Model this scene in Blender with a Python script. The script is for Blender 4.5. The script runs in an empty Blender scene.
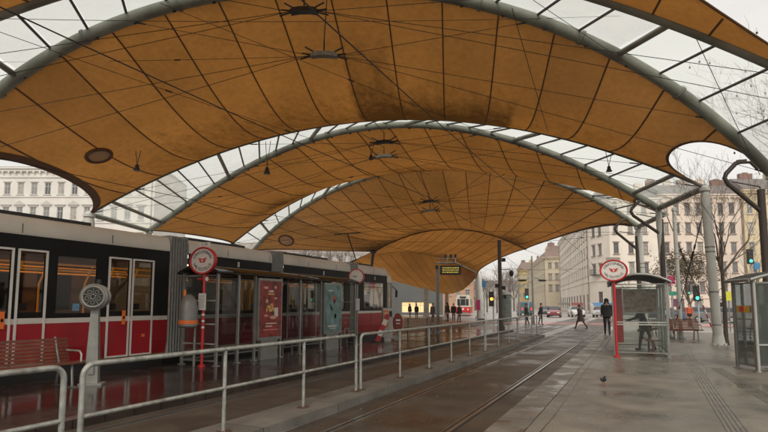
import bpy, bmesh, math, random
import numpy as np
from mathutils import Vector, Matrix
random.seed(7)
SC = bpy.context.scene
# ------------------------------------------------------------------ camera, sky, sun, exposure
F_PX = 540.0; PITCH = math.radians(5.5); EYE = 1.55
HORIZON = 304.5
CY = HORIZON - F_PX * math.tan(PITCH)
YAW = math.atan(252 * math.cos(PITCH) / F_PX)
cam = bpy.data.objects.new('camera', bpy.data.cameras.new('camera'))
SC.collection.objects.link(cam); SC.camera = cam
cam.location = (0, 0, EYE); cam.rotation_euler = (math.pi / 2 + PITCH, 0, YAW)
cam.data.sensor_width = 36; cam.data.lens = F_PX * 36 / 768
cam.data.shift_y = (CY - 216) / 768
cam.data.clip_start = 0.1; cam.data.clip_end = 3000

world = bpy.data.worlds.new('World'); SC.world = world; world.use_nodes = True
wn = world.node_tree.nodes; wl = world.node_tree.links; wn.clear()
sky = wn.new('ShaderNodeTexSky'); sky.sky_type = 'NISHITA'; sky.sun_disc = False
SUN_EL = math.radians(42); SUN_ROT = math.radians(158)
sky.sun_elevation = SUN_EL; sky.sun_rotation = SUN_ROT
sky.air_density = 1.0; sky.dust_density = 3.0; sky.ozone_density = 1.0
mixs = wn.new('ShaderNodeMix'); mixs.data_type = 'RGBA'; mixs.inputs[0].default_value = 0.86
mixs.inputs[7].default_value = (8.6, 8.1, 7.35, 1)            # even cloud cover
bg = wn.new('ShaderNodeBackground'); bg.inputs[1].default_value = 0.1
wo = wn.new('ShaderNodeOutputWorld')
wtc = wn.new('ShaderNodeTexCoord'); wno = wn.new('ShaderNodeTexNoise'); wno.inputs['Scale'].default_value = 2.2; wno.inputs['Detail'].default_value = 6
wmp = wn.new('ShaderNodeMapping'); wmp.inputs['Scale'].default_value = (1, 1, 3.5); wl.new(wtc.outputs['Generated'], wmp.inputs[0]); wl.new(wmp.outputs[0], wno.inputs['Vector'])
wra = wn.new('ShaderNodeValToRGB'); wra.color_ramp.elements[0].position = .3; wra.color_ramp.elements[0].color = (7.1, 6.8, 6.35, 1)
wra.color_ramp.elements[1].position = .72; wra.color_ramp.elements[1].color = (9.1, 8.65, 7.95, 1)
wl.new(wno.outputs[0], wra.inputs[0]); wl.new(wra.outputs[0], mixs.inputs[7])
wl.new(sky.outputs[0], mixs.inputs[6]); wl.new(mixs.outputs[2], bg.inputs[0]); wl.new(bg.outputs[0], wo.inputs[0])
sund = bpy.data.lights.new('sun', 'SUN'); sund.energy = 1.5; sund.angle = math.radians(25); sund.color = (1, .95, .87)
sun = bpy.data.objects.new('sun', sund); SC.collection.objects.link(sun)
sun.rotation_euler = (math.pi / 2 - SUN_EL, 0, math.pi - SUN_ROT)
SC.view_settings.view_transform = 'Standard'; SC.view_settings.look = 'None'
SC.view_settings.exposure = 0.36; SC.view_settings.gamma = 1; SC.view_settings.use_curve_mapping = False
SC.render.engine = 'CYCLES'
SC.cycles.use_denoising = True
SC.cycles.max_bounces = 10; SC.cycles.diffuse_bounces = 5; SC.cycles.glossy_bounces = 4
SC.cycles.transmission_bounces = 6; SC.cycles.transparent_max_bounces = 24
SC.cycles.caustics_reflective = False; SC.cycles.caustics_refractive = False
SC.cycles.sample_clamp_indirect = 6

# ------------------------------------------------------------------ projection helpers (a pixel of the photo to a point)
FWD = np.array([-math.sin(YAW), math.cos(YAW), 0]); RGT = np.array([math.cos(YAW), math.sin(YAW), 0]); UPZ = np.array([0, 0, 1.])
CF = FWD * math.cos(PITCH) + UPZ * math.sin(PITCH); CU = -FWD * math.sin(PITCH) + UPZ * math.cos(PITCH)
def ray(x, y): return CF + RGT * (x - 384) / F_PX - CU * (y - CY) / F_PX
def P(x, y, d):
    r = ray(x, y); return Vector(np.array([0, 0, EYE]) + r * d / (r @ FWD))
def G(x, d, z=0.0):
    p = P(x, HORIZON, d); return Vector((p.x, p.y, z))
def PZ(x, y, z):
    r = ray(x, y); return Vector(np.array([0, 0, EYE]) + r * (z - EYE) / r[2])

# ------------------------------------------------------------------ materials
MATS = {}
def mat(name, col, rough=0.5, metal=0.0, var=0.12, vscale=3.0, bump=0.0, bscale=30.0, emit=None, estr=0, spec=0.5, coat=0.0, dirt=0.0, dirtcol=(.05, .04, .03)):
    if name in MATS: return MATS[name]
    m = bpy.data.materials.new(name); m.use_nodes = True; MATS[name] = m
    nt = m.node_tree; b = nt.nodes['Principled BSDF']
    b.inputs['Roughness'].default_value = rough; b.inputs['Metallic'].default_value = metal
    b.inputs['Specular IOR Level'].default_value = spec; b.inputs['Coat Weight'].default_value = coat
    tc = nt.nodes.new('ShaderNodeTexCoord')
    n = nt.nodes.new('ShaderNodeTexNoise'); n.inputs['Scale'].default_value = vscale; n.inputs['Detail'].default_value = 6
    nt.links.new(tc.outputs['Object'], n.inputs['Vector'])
    r = nt.nodes.new('ShaderNodeMapRange'); r.inputs[1].default_value = .25; r.inputs[2].default_value = .75
    r.inputs[3].default_value = 1 - var; r.inputs[4].default_value = 1 + var
    nt.links.new(n.outputs[0], r.inputs[0])
    mx = nt.nodes.new('ShaderNodeMix'); mx.data_type = 'RGBA'; mx.blend_type = 'MULTIPLY'; mx.inputs[0].default_value = 1
    mx.inputs[6].default_value = (*col, 1); nt.links.new(r.outputs[0], mx.inputs[7])
    out = mx.outputs[2]
    if dirt:
        n2 = nt.nodes.new('ShaderNodeTexNoise'); n2.inputs['Scale'].default_value = vscale * .6; n2.inputs['Detail'].default_value = 9
        mp = nt.nodes.new('ShaderNodeMapping'); mp.inputs['Scale'].default_value = (1, 1, .25); mp.inputs['Location'].default_value = (3, 5, 1)
        nt.links.new(tc.outputs['Object'], mp.inputs[0]); nt.links.new(mp.outputs[0], n2.inputs['Vector'])
        r2 = nt.nodes.new('ShaderNodeMapRange'); r2.inputs[1].default_value = .48; r2.inputs[2].default_value = .72; r2.inputs[4].default_value = dirt
        nt.links.new(n2.outputs[0], r2.inputs[0])
        m2 = nt.nodes.new('ShaderNodeMix'); m2.data_type = 'RGBA'; m2.inputs[7].default_value = (*dirtcol, 1)
        nt.links.new(r2.outputs[0], m2.inputs[0]); nt.links.new(out, m2.inputs[6]); out = m2.outputs[2]
    nt.links.new(out, b.inputs['Base Color'])
    if emit:
        b.inputs['Emission Color'].default_value = (*emit, 1); b.inputs['Emission Strength'].default_value = estr
    if bump:
        nb = nt.nodes.new('ShaderNodeTexNoise'); nb.inputs['Scale'].default_value = bscale; nb.inputs['Detail'].default_value = 4
        nt.links.new(tc.outputs['Object'], nb.inputs['Vector'])
        bp = nt.nodes.new('ShaderNodeBump'); bp.inputs['Strength'].default_value = bump; bp.inputs['Distance'].default_value = .02
        nt.links.new(nb.outputs[0], bp.inputs['Height']); nt.links.new(bp.outputs[0], b.inputs['Normal'])
    return m

def glass(name, tint=(.8, .85, .83), gloss=.12, haze=0.0, hazecol=(.7, .7, .68), rough=.02):
    """thin architectural glass: see-through, reflecting more at grazing angles"""
    if name in MATS: return MATS[name]
    m = bpy.data.materials.new(name); m.use_nodes = True; MATS[name] = m
    nt = m.node_tree; nt.nodes.clear(); N = nt.nodes.new; L = nt.links.new
    o = N('ShaderNodeOutputMaterial'); t = N('ShaderNodeBsdfTransparent'); t.inputs[0].default_value = (*tint, 1)
    g = N('ShaderNodeBsdfGlossy'); g.inputs['Roughness'].default_value = rough; g.inputs[0].default_value = (.9, .9, .9, 1)
    fr = N('ShaderNodeFresnel'); fr.inputs[0].default_value = 1.45
    ad = N('ShaderNodeMath'); ad.operation = 'MULTIPLY'; ad.inputs[1].default_value = gloss; L(fr.outputs[0], ad.inputs[0])
    ad.use_clamp = True
    mx = N('ShaderNodeMixShader'); L(ad.outputs[0], mx.inputs[0]); L(t.outputs[0], mx.inputs[1]); L(g.outputs[0], mx.inputs[2])
    out = mx.outputs[0]
    if haze:
        d = N('ShaderNodeBsdfTranslucent'); d.inputs[0].default_value = (*hazecol, 1)
        d2 = N('ShaderNodeBsdfDiffuse'); d2.inputs[0].default_value = (*hazecol, 1)
        a = N('ShaderNodeMixShader'); L(d.outputs[0], a.inputs[1]); L(d2.outputs[0], a.inputs[2]); a.inputs[0].default_value = .35
        tc = N('ShaderNodeTexCoord'); n = N('ShaderNodeTexNoise'); n.inputs['Scale'].default_value = 1.3; n.inputs['Detail'].default_value = 8
        L(tc.outputs['Object'], n.inputs['Vector'])
        r = N('ShaderNodeMapRange'); r.inputs[1].default_value = .3; r.inputs[2].default_value = .75
        r.inputs[3].default_value = haze * .75; r.inputs[4].default_value = min(1, haze * 1.35); L(n.outputs[0], r.inputs[0])
        m2 = N('ShaderNodeMixShader'); L(r.outputs[0], m2.inputs[0]); L(out, m2.inputs[1]); L(a.outputs[0], m2.inputs[2]); out = m2.outputs[0]
    L(out, o.inputs[0]); return m

def ground_mat(name, col, dry_rough=.55, wet_rough=.12, wet=.5, scale=.35, joint=None, jcol=(.02, .018, .015), grain=.35, bias=0.0):
    if name in MATS: return MATS[name]
    m = bpy.data.materials.new(name); m.use_nodes = True; MATS[name] = m
    nt = m.node_tree; b = nt.nodes['Principled BSDF']; N = nt.nodes.new; L = nt.links.new
    tc = N('ShaderNodeTexCoord')
    n1 = N('ShaderNodeTexNoise'); n1.inputs['Scale'].default_value = scale; n1.inputs['Detail'].default_value = 8; n1.inputs['Roughness'].default_value = .62
    L(tc.outputs['Object'], n1.inputs['Vector'])
    w = N('ShaderNodeMapRange'); w.inputs[1].default_value = .62 - wet * .35; w.inputs[2].default_value = .72 - wet * .25; L(n1.outputs[0], w.inputs[0])
    rr = N('ShaderNodeMapRange'); rr.inputs[3].default_value = dry_rough; rr.inputs[4].default_value = wet_rough; L(w.outputs[0], rr.inputs[0])
    n2 = N('ShaderNodeTexNoise'); n2.inputs['Scale'].default_value = 42; n2.inputs['Detail'].default_value = 6; n2.inputs['Roughness'].default_value = .75; L(tc.outputs['Object'], n2.inputs['Vector'])
    n3 = N('ShaderNodeTexNoise'); n3.inputs['Scale'].default_value = 1.7; n3.inputs['Detail'].default_value = 7; L(tc.outputs['Object'], n3.inputs['Vector'])
    a = N('ShaderNodeMapRange'); a.inputs[1].default_value = .3; a.inputs[2].default_value = .7; a.inputs[3].default_value = 1 - grain; a.inputs[4].default_value = 1 + grain; L(n2.outputs[0], a.inputs[0])
    a3 = N('ShaderNodeMapRange'); a3.inputs[1].default_value = .3; a3.inputs[2].default_value = .7; a3.inputs[3].default_value = .72; a3.inputs[4].default_value = 1.28; L(n3.outputs[0], a3.inputs[0])
    aw = N('ShaderNodeMapRange'); aw.inputs[3].default_value = 1.15; aw.inputs[4].default_value = .72; L(w.outputs[0], aw.inputs[0])
    mu = N('ShaderNodeMath'); mu.operation = 'MULTIPLY'; L(a.outputs[0], mu.inputs[0]); L(a3.outputs[0], mu.inputs[1])
    mu2 = N('ShaderNodeMath'); mu2.operation = 'MULTIPLY'; L(mu.outputs[0], mu2.inputs[0]); L(aw.outputs[0], mu2.inputs[1])
    mx = N('ShaderNodeMix'); mx.data_type = 'RGBA'; mx.blend_type = 'MULTIPLY'; mx.inputs[0].default_value = 1; mx.inputs[6].default_value = (*col, 1)
    L(mu2.outputs[0], mx.inputs[7]); out = mx.outputs[2]
    if joint:
        bk = N('ShaderNodeTexBrick'); bk.offset = joint[2] if len(joint) > 2 else 0.0
        bk.inputs['Color1'].default_value = (1, 1, 1, 1); bk.inputs['Color2'].default_value = (.93, .93, .93, 1); bk.inputs['Mortar'].default_value = (.25, .23, .2, 1)
        bk.inputs['Scale'].default_value = 1; bk.inputs['Brick Width'].default_value = joint[0]; bk.inputs['Row Height'].default_value = joint[1]
        bk.inputs['Mortar Size'].default_value = .012; bk.inputs['Mortar Smooth'].default_value = .3
        L(tc.outputs['Object'], bk.inputs['Vector'])
        m3 = N('ShaderNodeMix'); m3.data_type = 'RGBA'; m3.blend_type = 'MULTIPLY'; m3.inputs[0].default_value = 1
        L(out, m3.inputs[6]); L(bk.outputs[0], m3.inputs[7]); out = m3.outputs[2]
    L(out, b.inputs['Base Color']); L(rr.outputs[0], b.inputs['Roughness'])
    bp = N('ShaderNodeBump'); bp.inputs['Distance'].default_value = .006
    bs = N('ShaderNodeMapRange'); bs.inputs[3].default_value = .5; bs.inputs[4].default_value = .05; L(w.outputs[0], bs.inputs[0]); L(bs.outputs[0], bp.inputs['Strength'])
    nb = N('ShaderNodeTexNoise'); nb.inputs['Scale'].default_value = 45; nb.inputs['Detail'].default_value = 4; L(tc.outputs['Object'], nb.inputs['Vector'])
    L(nb.outputs[0], bp.inputs['Height']); 
    bp2 = N('ShaderNodeBump'); bp2.inputs['Distance'].default_value = .03; bp2.inputs['Strength'].default_value = .12
    L(n3.outputs[0], bp2.inputs['Height']); L(bp.outputs[0], bp2.inputs['Normal']); L(bp2.outputs[0], b.inputs['Normal'])
    return m

def membrane_mat():
    m = bpy.data.materials.new('membrane_cloth'); m.use_nodes = True; MATS['mem'] = m
    nt = m.node_tree; nt.nodes.clear(); N = nt.nodes.new; L = nt.links.new
    o = N('ShaderNodeOutputMaterial'); tr = N('ShaderNodeBsdfTranslucent'); df = N('ShaderNodeBsdfDiffuse'); mx = N('ShaderNodeMixShader'); mx.inputs[0].default_value = .5
    tc = N('ShaderNodeTexCoord')
    n = N('ShaderNodeTexNoise'); n.inputs['Scale'].default_value = .22; n.inputs['Detail'].default_value = 6; L(tc.outputs['Object'], n.inputs['Vector'])
    n2 = N('ShaderNodeTexNoise'); n2.inputs['Scale'].default_value = 5; n2.inputs['Detail'].default_value = 8; L(tc.outputs['Object'], n2.inputs['Vector'])
    r = N('ShaderNodeMapRange'); r.inputs[1].default_value = .3; r.inputs[2].default_value = .7; r.inputs[3].default_value = .80; r.inputs[4].default_value = 1.22; L(n.outputs[0], r.inputs[0])
    # mould and darkened rims: speckled streaks inside a band near the rear edge, given by the vertex attribute 'stain'
    at = N('ShaderNodeAttribute'); at.attribute_name = 'stain'
    mp = N('ShaderNodeMapping'); mp.inputs['Scale'].default_value = (2.0, 1.1, 1.1); L(tc.outputs['Object'], mp.inputs[0])
    n3 = N('ShaderNodeTexNoise'); n3.inputs['Scale'].default_value = 1.4; n3.inputs['Detail'].default_value = 10; n3.inputs['Roughness'].default_value = .72; L(mp.outputs[0], n3.inputs['Vector'])
    ad = N('ShaderNodeMath'); ad.operation = 'ADD'; L(at.outputs['Fac'], ad.inputs[0]); L(n3.outputs[0], ad.inputs[1])
    r3 = N('ShaderNodeMapRange'); r3.inputs[1].default_value = .66; r3.inputs[2].default_value = 1.2; r3.inputs[3].default_value = 1; r3.inputs[4].default_value = .26; L(ad.outputs[0], r3.inputs[0])
    r2 = N('ShaderNodeMapRange'); r2.inputs[1].default_value = .3; r2.inputs[2].default_value = .7; r2.inputs[3].default_value = .90; r2.inputs[4].default_value = 1.09; L(n2.outputs[0], r2.inputs[0])
    # cloth widths differ a little
    at2 = N('ShaderNodeAttribute'); at2.attribute_name = 'panel'
    m1 = N('ShaderNodeMath'); m1.operation = 'MULTIPLY'; L(r.outputs[0], m1.inputs[0]); L(r2.outputs[0], m1.inputs[1])
    m2 = N('ShaderNodeMath'); m2.operation = 'MULTIPLY'; L(m1.outputs[0], m2.inputs[0]); L(r3.outputs[0], m2.inputs[1])
    m4 = N('ShaderNodeMath'); m4.operation = 'MULTIPLY'; L(m2.outputs[0], m4.inputs[0]); L(at2.outputs['Fac'], m4.inputs[1])
    for sh, c in ((tr, (.26, .098, .012)), (df, (.58, .41, .22))):
        q = N('ShaderNodeMix'); q.data_type = 'RGBA'; q.blend_type = 'MULTIPLY'; q.inputs[0].default_value = 1; q.inputs[6].default_value = (*c, 1)
        L(m4.outputs[0], q.inputs[7]); L(q.outputs[2], sh.inputs[0])
    L(tr.outputs[0], mx.inputs[1]); L(df.outputs[0], mx.inputs[2]); L(mx.outputs[0], o.inputs[0])
    return m
MEM = membrane_mat()
m_seam = mat('seam_brown', (.12, .055, .022), .8)
m_tube = mat('tube_paint', (.215, .225, .185), .46, .0, .22, 1.6, .12, 25, dirt=.7, dirtcol=(.07, .065, .05))
m_rib = mat('rib_paint', (.10, .10, .082), .5, 0, .2, 2)
m_col = mat('column_paint', (.50, .50, .46), .5, 0, .1, 1.5, dirt=.45, dirtcol=(.22, .21, .18))
m_mast = mat('mast_brown', (.060, .045, .035), .5, .2, .2, 2)
m_galv = mat('galvanised', (.36, .37, .335), .45, .35, .28, 14, .25, 70, dirt=.75, dirtcol=(.15, .13, .10))
m_galvd = mat('galvanised_dark', (.17, .17, .155), .45, .5, .2, 9)
m_black = mat('black_steel', (.018, .017, .016), .5, .2, .2, 5)
m_grey = mat('grey_metal', (.22, .22, .2), .4, .4, .15, 5)
m_lgrey = mat('light_grey', (.42, .42, .39), .45, .2, .12, 5, dirt=.3, dirtcol=(.2, .19, .17))
m_white = mat('white_paint', (.72, .71, .67), .4, 0, .08, 4)
m_red = mat('red_paint', (.42, .018, .020), .35, 0, .12, 4, dirt=.25)
m_orange = mat('orange_paint', (.75, .16, .02), .4, 0, .1, 4)
m_wire = mat('wire', (.02, .018, .016), .6, .3, .1)
m_roofglass = glass('roof_glass', (.96, .98, .95), .25, .30, (.92, .95, .90), .1)
m_glass = glass('clear_glass', (.80, .85, .82), .8, .07, (.5, .53, .5))
m_boothglass = glass('booth_glass', (.6, .66, .62), .7, .62, (.22, .25, .23))
m_tramglass = glass('tram_glass', (.70, .68, .64), .5)
m_slat = mat('bench_wood', (.17, .055, .028), .3, 0, .35, 6, .1, 40, coat=.3)
m_slatpale = mat('bench_wood_pale', (.26, .18, .12), .4, 0, .3, 6)
m_skin = mat('skin', (.48, .27, .19), .5)
m_rubber = mat('rubber', (.02, .02, .02), .7)

# ------------------------------------------------------------------ object helpers
COL = SC.collection
def smooth(me, ang=40):
    for p in me.polygons: p.use_smooth = True
    try: me.set_sharp_from_angle(angle=math.radians(ang))
    except Exception: pass
def frame(d):
    d = d.normalized(); a = Vector((0, 0, 1)) if abs(d.z) < .9 else Vector((1, 0, 0))
    x = d.cross(a).normalized(); return x, d.cross(x).normalized()
class MB:
    def __init__(s): s.bm = bmesh.new(); s.ms = []; s.mi = 0
    def mat(s, m):
        if m not in s.ms: s.ms.append(m)
        s.mi = s.ms.index(m); return s
    def face(s, pts):
        f = s.bm.faces.new([s.bm.verts.new(p) for p in pts]); f.material_index = s.mi; return f
    def vf(s, V, Fs):
        vs = [s.bm.verts.new(v) for v in V]
        for f in Fs:
            try: s.bm.faces.new([vs[i] for i in f]).material_index = s.mi
            except ValueError: pass
    def box(s, c, size, M=None, rz=0, bev=0):
        x, y, z = [v / 2 for v in size]; c = Vector(c)
        R = Matrix.Rotation(rz, 3, 'Z')
        V = [c + R @ Vector((a * x, b * y, e * z)) for a in (-1, 1) for b in (-1, 1) for e in (-1, 1)]
        if M: V = [M @ v for v in V]
        s.vf(V, [(0, 1, 3, 2), (4, 6, 7, 5), (0, 4, 5, 1), (2, 3, 7, 6), (0, 2, 6, 4), (1, 5, 7, 3)])
        return s
    def tube(s, pts, r, n=8, cap=True):
        pts = [Vector(p) for p in pts]; rs = r if isinstance(r, (list, tuple)) else [r] * len(pts)
        rings = []; px = None
        for i, p in enumerate(pts):
            d = (pts[min(i + 1, len(pts) - 1)] - pts[max(i - 1, 0)])
            if d.length < 1e-9: d = Vector((0, 0, 1))
            d.normalize()
            if px is None: x, y = frame(d)
            else:
                x = (px - d * px.dot(d)); 
                if x.length < 1e-6: x, _ = frame(d)
                x.normalize(); y = d.cross(x)
            px = x
            rings.append([s.bm.verts.new(p + (x * math.cos(2 * math.pi * k / n) + y * math.sin(2 * math.pi * k / n)) * rs[i]) for k in range(n)])
        for a, b in zip(rings, rings[1:]):
            for k in range(n):
                s.bm.faces.new((a[k], a[(k + 1) % n], b[(k + 1) % n], b[k])).material_index = s.mi
        if cap:
            for R in (rings[0], rings[-1]):
                try: s.bm.faces.new(R).material_index = s.mi
                except ValueError: pass
        return s
    def prism(s, poly, M, h):
        """poly in local XY, extruded by h along local Z, placed by M"""
        n = len(poly); V = [M @ Vector((x, y, 0)) for x, y in poly] + [M @ Vector((x, y, h)) for x, y in poly]
        s.vf(V, [tuple(range(n))[::-1], tuple(range(n, 2 * n))] + [(i, (i + 1) % n, n + (i + 1) % n, n + i) for i in range(n)]); return s
    def disc(s, c, rx, ry, M, n=32, z=0):
        s.vf([M @ Vector((c[0] + rx * math.cos(2 * math.pi * k / n), c[1] + ry * math.sin(2 * math.pi * k / n), z)) for k in range(n)], [tuple(range(n))]); return s
    def ellipsoid(s, c, r, M=None, nu=12, nv=8):
        c = Vector(c); V = []; Fs = []
        for j in range(nv + 1):
            a = math.pi * j / nv
            for i in range(nu):
                b = 2 * math.pi * i / nu
                v = c + Vector((r[0] * math.sin(a) * math.cos(b), r[1] * math.sin(a) * math.sin(b), r[2] * math.cos(a)))
                V.append(M @ v if M else v)
        for j in range(nv):
            for i in range(nu): Fs.append((j * nu + i, (j + 1) * nu + i, (j + 1) * nu + (i + 1) % nu, j * nu + (i + 1) % nu))
        s.vf(V, Fs); return s
    def build(s, name, m, parent=None, sm=None, world=False):
        if isinstance(m, list): ms = m
        elif s.ms: ms = s.ms
        else: ms = [m]
        bmesh.ops.remove_doubles(s.bm, verts=s.bm.verts, dist=1e-5)
        bmesh.ops.recalc_face_normals(s.bm, faces=s.bm.faces)
        me = bpy.data.meshes.new(name); s.bm.to_mesh(me); s.bm.free()
        for x in ms: me.materials.append(x)
        if sm: smooth(me, sm)
        o = bpy.data.objects.new(name, me); COL.objects.link(o)
        if parent is not None: o.parent = parent
        return o
def tag(o, label=None, cat=None, group=None, kind=None):
    if label: o['label'] = label
    if cat: o['category'] = cat
    if group: o['group'] = group
    if kind: o['kind'] = kind
    return o
def thing(name, label, cat, loc=(0, 0, 0), rz=0, group=None):
    o = bpy.data.objects.new(name, None); COL.objects.link(o); o.empty_display_size = .2
    o.location = loc; o.rotation_euler = (0, 0, rz); return tag(o, label, cat, group)
def struct(name, mb, m, sm=None): return tag(mb.build(name, m, None, sm), kind='structure')
KIDS = {}
def children(o): return [c for c in bpy.data.objects if c.parent == o]
def dup(root, loc, rz=0, label=None, group=None, scale=None):
    r = root.copy(); COL.objects.link(r); r.location = loc; r.rotation_euler = (0, 0, rz)
    if label: r['label'] = label
    if group: r['group'] = group
    if scale: r.scale = (scale,) * 3
    for ch in children(root):
        c = ch.copy(); COL.objects.link(c); c.parent = r
        for g in children(ch):
            d = g.copy(); COL.objects.link(d); d.parent = c
            for h in children(g): e = h.copy(); COL.objects.link(e); e.parent = d
    return r
def text_into(mb, txt, size, M, ext=.004, spacing=1.0, align='CENTER'):
    cu = bpy.data.curves.new('t', 'FONT'); cu.body = txt; cu.size = size; cu.extrude = ext; cu.align_x = align; cu.align_y = 'CENTER'
    cu.space_character = spacing; cu.resolution_u = 3
    ob = bpy.data.objects.new('t', cu); COL.objects.link(ob)
    bpy.context.view_layer.update()
    me = bpy.data.meshes.new_from_object(ob.evaluated_get(bpy.context.evaluated_depsgraph_get()))
    V = [M @ v.co for v in me.vertices]; mb.vf(V, [tuple(p.vertices) for p in me.polygons])
    bpy.data.objects.remove(ob); bpy.data.curves.remove(cu); bpy.data.meshes.remove(me)
def face_mat(loc, rz):
    """local X right, Y up, Z out of the face; the face looks along world -Y turned by rz"""
    return Matrix.Translation(loc) @ Matrix.Rotation(rz, 4, 'Z') @ Matrix.Rotation(math.pi / 2, 4, 'X')

# ------------------------------------------------------------------ ground, tracks, platforms
ZR = -0.12
ex = [-6.95, -5.05, -4.3, -1.75, 400]
m_road = ground_mat('road_asphalt', (.33, .30, .28), .45, .22, .5, .12)
m_plat = ground_mat('platform_asphalt', (.165, .148, .120), .5, .22, .5, .45, grain=.5)
m_platl = ground_mat('wet_paving', (.042, .028, .022), .36, .11, .8, .5, joint=(.5, .5), grain=.25)
m_bed = ground_mat('track_slabs', (.058, .046, .035), .5, .26, .45, .5, joint=(60, 2.35), grain=.3)
m_med = ground_mat('median_concrete', (.125, .115, .098), .65, .3, .2, .8, joint=(60, 1.9), grain=.3)
m_kerb = ground_mat('kerb_stone', (.15, .135, .115), .5, .13, .5, 1.2, joint=(60, .95), grain=.25)
m_pink = ground_mat('cycle_crossing', (.48, .22, .19), .5, .25, .3, .5)
m_steel = mat('rail_steel', (.42, .41, .38), .22, .9, .15, 8)
m_groove = mat('rail_groove', (.012, .011, .010), .8)

b = MB(); b.face([(-900, -300, ZR - .012), (900, -300, ZR - .012), (900, 1500, ZR - .012), (-900, 1500, ZR - .012)])
struct('ground', b, m_road)
b = MB(); b.box((-10.0 + 1.525, 15, -.07), (3.05, 46, .14)); b.box((0, 0, 0), (.001, .001, .001)) if False else None
# left platform: from the near track's edge to the modern tram
b = MB(); b.box((-9.02, 14.5, -.067), (4.14, 39, .134)); struct('platform_left', b, m_platl)
b = MB(); b.box((-7.06, 14.5, -.06), (.20, 39.2, .128)); 
for o_ in (struct('platform_kerb_left', b, m_kerb),): o_.location.z = .003
b = MB(); b.box((-4.675, 13.4, -.062), (.70, 31.2, .124)); struct('track_median', b, m_med)
b = MB(); b.box((14.25, 12, -.067), (31.1, 46, .134)); struct('platform_right', b, m_plat)
b = MB(); b.box((-1.53, 12, -.062), (.44, 46.1, .13)); struct('platform_kerb', b, m_kerb).location.z = .001
b = MB(); b.box((-3.02, 30, ZR - .006), (2.52, 80, .012)); struct('track_bed', b, m_bed)
b = MB(); b.box((-6.0, 30, ZR - .006), (1.88, 80, .012)); struct('track_bed_left', b, m_bed)
b = MB(); b.box((-12.6, 30, ZR - .006), (3.0, 80, .012)); struct('track_bed_far', b, m_bed)
def rails(name, xc, y0, y1):
    b = MB(); b.mat(m_steel)
    for s in (-1, 1):
        x = xc + s * .7175
        b.mat(m_steel); b.box((x + s * .028, (y0 + y1) / 2, ZR + .004), (.058, y1 - y0, .016))
        b.mat(m_groove); b.box((x - s * .023, (y0 + y1) / 2, ZR + .001), (.044, y1 - y0, .006))
        b.mat(m_steel); b.box((x - s * .056, (y0 + y1) / 2, ZR + .003), (.022, y1 - y0, .012))
        b.mat(m_groove); b.box((x + s * .072, (y0 + y1) / 2, ZR + .001), (.03, y1 - y0, .005))
    struct(name, b, None)
rails('tram_rails', -3.05, -6, 66); rails('tram_rails_left', -5.85, -6, 66); rails('tram_rails_far', -12.5, -6, 62)
# cross-road markings and the pink cycle crossing beyond the platforms
b = MB(); b.box((4, 50.5, ZR - .004), (50, 4.2, .008)); struct('cycle_crossing', b, m_pink)
b = MB()
m_mark = mat('road_marking', (.45, .44, .41), .5, 0, .25, 3, dirt=.5, dirtcol=(.15, .14, .13))
for k in range(9): b.box((-6 + k * 5.2, 56.5, ZR - .002), (2.6, .14, .008))
for k in range(7): b.box((-11 + k * .95, 42.5, ZR - .002), (.5, 3.2, .008))
struct('road_markings', b, m_mark)
# ribbed guide strips
m_rib_pave = ground_mat('guide_strip_stone', (.17, .16, .14), .55, .2, .4, 2, grain=.3)
b = MB()
def strip(p0, p1, n, w):
    d = Vector(p1) - Vector(p0); L_ = d.length; a = math.atan2(d.y, d.x); c = (Vector(p0) + Vector(p1)) / 2; nr = Vector((-math.sin(a), math.cos(a), 0))
    for k in range(n):
        q = c + nr * (k - (n - 1) / 2) * w
        b.box((q.x, q.y, .004), (L_, w * .45, .008), rz=a)
strip(PZ(684, 352, 0), PZ(764, 470, 0), 5, .055)
strip(PZ(716, 368, 0), PZ(800, 418, 0), 5, .055)
strip(PZ(684, 352, 0), PZ(690, 346, 0), 5, .055)
struct('guide_strips', b, m_rib_pave)
# patches, a drain cover and cracks sealed with tar on the right platform
b = MB()
m_tar = mat('tar_seam', (.022, .020, .018), .25, 0, .2, 8)
rnd = random.Random(3)
def crack(pts, w):
    for p, q in zip(pts, pts[1:]):
        p = Vector(p); q = Vector(q); d = q - p; a = math.atan2(d.y, d.x); c = (p + q) / 2
        b.box((c.x, c.y, .0015), (d.length + w * .5, w * rnd.uniform(.6, 1.2), .005), rz=a)
crack([(-1.2, 3.0), (-1.1, 8), (-1.15, 14), (-1.1, 22), (-1.12, 33)], .02)
crack([(1.3, 13.5), (1.5, 15.5), (1.45, 17.9), (1.6, 21)], .015)
struct('asphalt_joints', b, m_tar)

b = MB()
for k in range(170):
    x, y_ = rnd.uniform(-1.2, 5), rnd.uniform(3.5, 32); r = rnd.uniform(.012, .03); a0 = rnd.uniform(0, 3)
    b.prism([(r * rnd.uniform(.7, 1.2) * math.cos(a0 + q), r * rnd.uniform(.7, 1.2) * math.sin(a0 + q)) for q in (0, .9, 1.8, 2.7, 3.6, 4.5, 5.4)], Matrix.Translation((x, y_, .0005)), .002)
for k in range(40):
    x, y_ = rnd.uniform(-4.2, -1.9), rnd.uniform(4, 30); r = rnd.uniform(.012, .025)
    b.prism([(r * math.cos(q), r * .6 * math.sin(q)) for q in (0, 1.2, 2.4, 3.6, 4.8)], Matrix.Translation((x, y_, ZR + .0005)), .003)
tag(b.build('litter_specks', mat('gum_grey', (.24, .22, .19), .7, 0, .4, 3), None), 'old gum spots and litter specks scattered over the platform and track', 'litter', kind='stuff')

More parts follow.
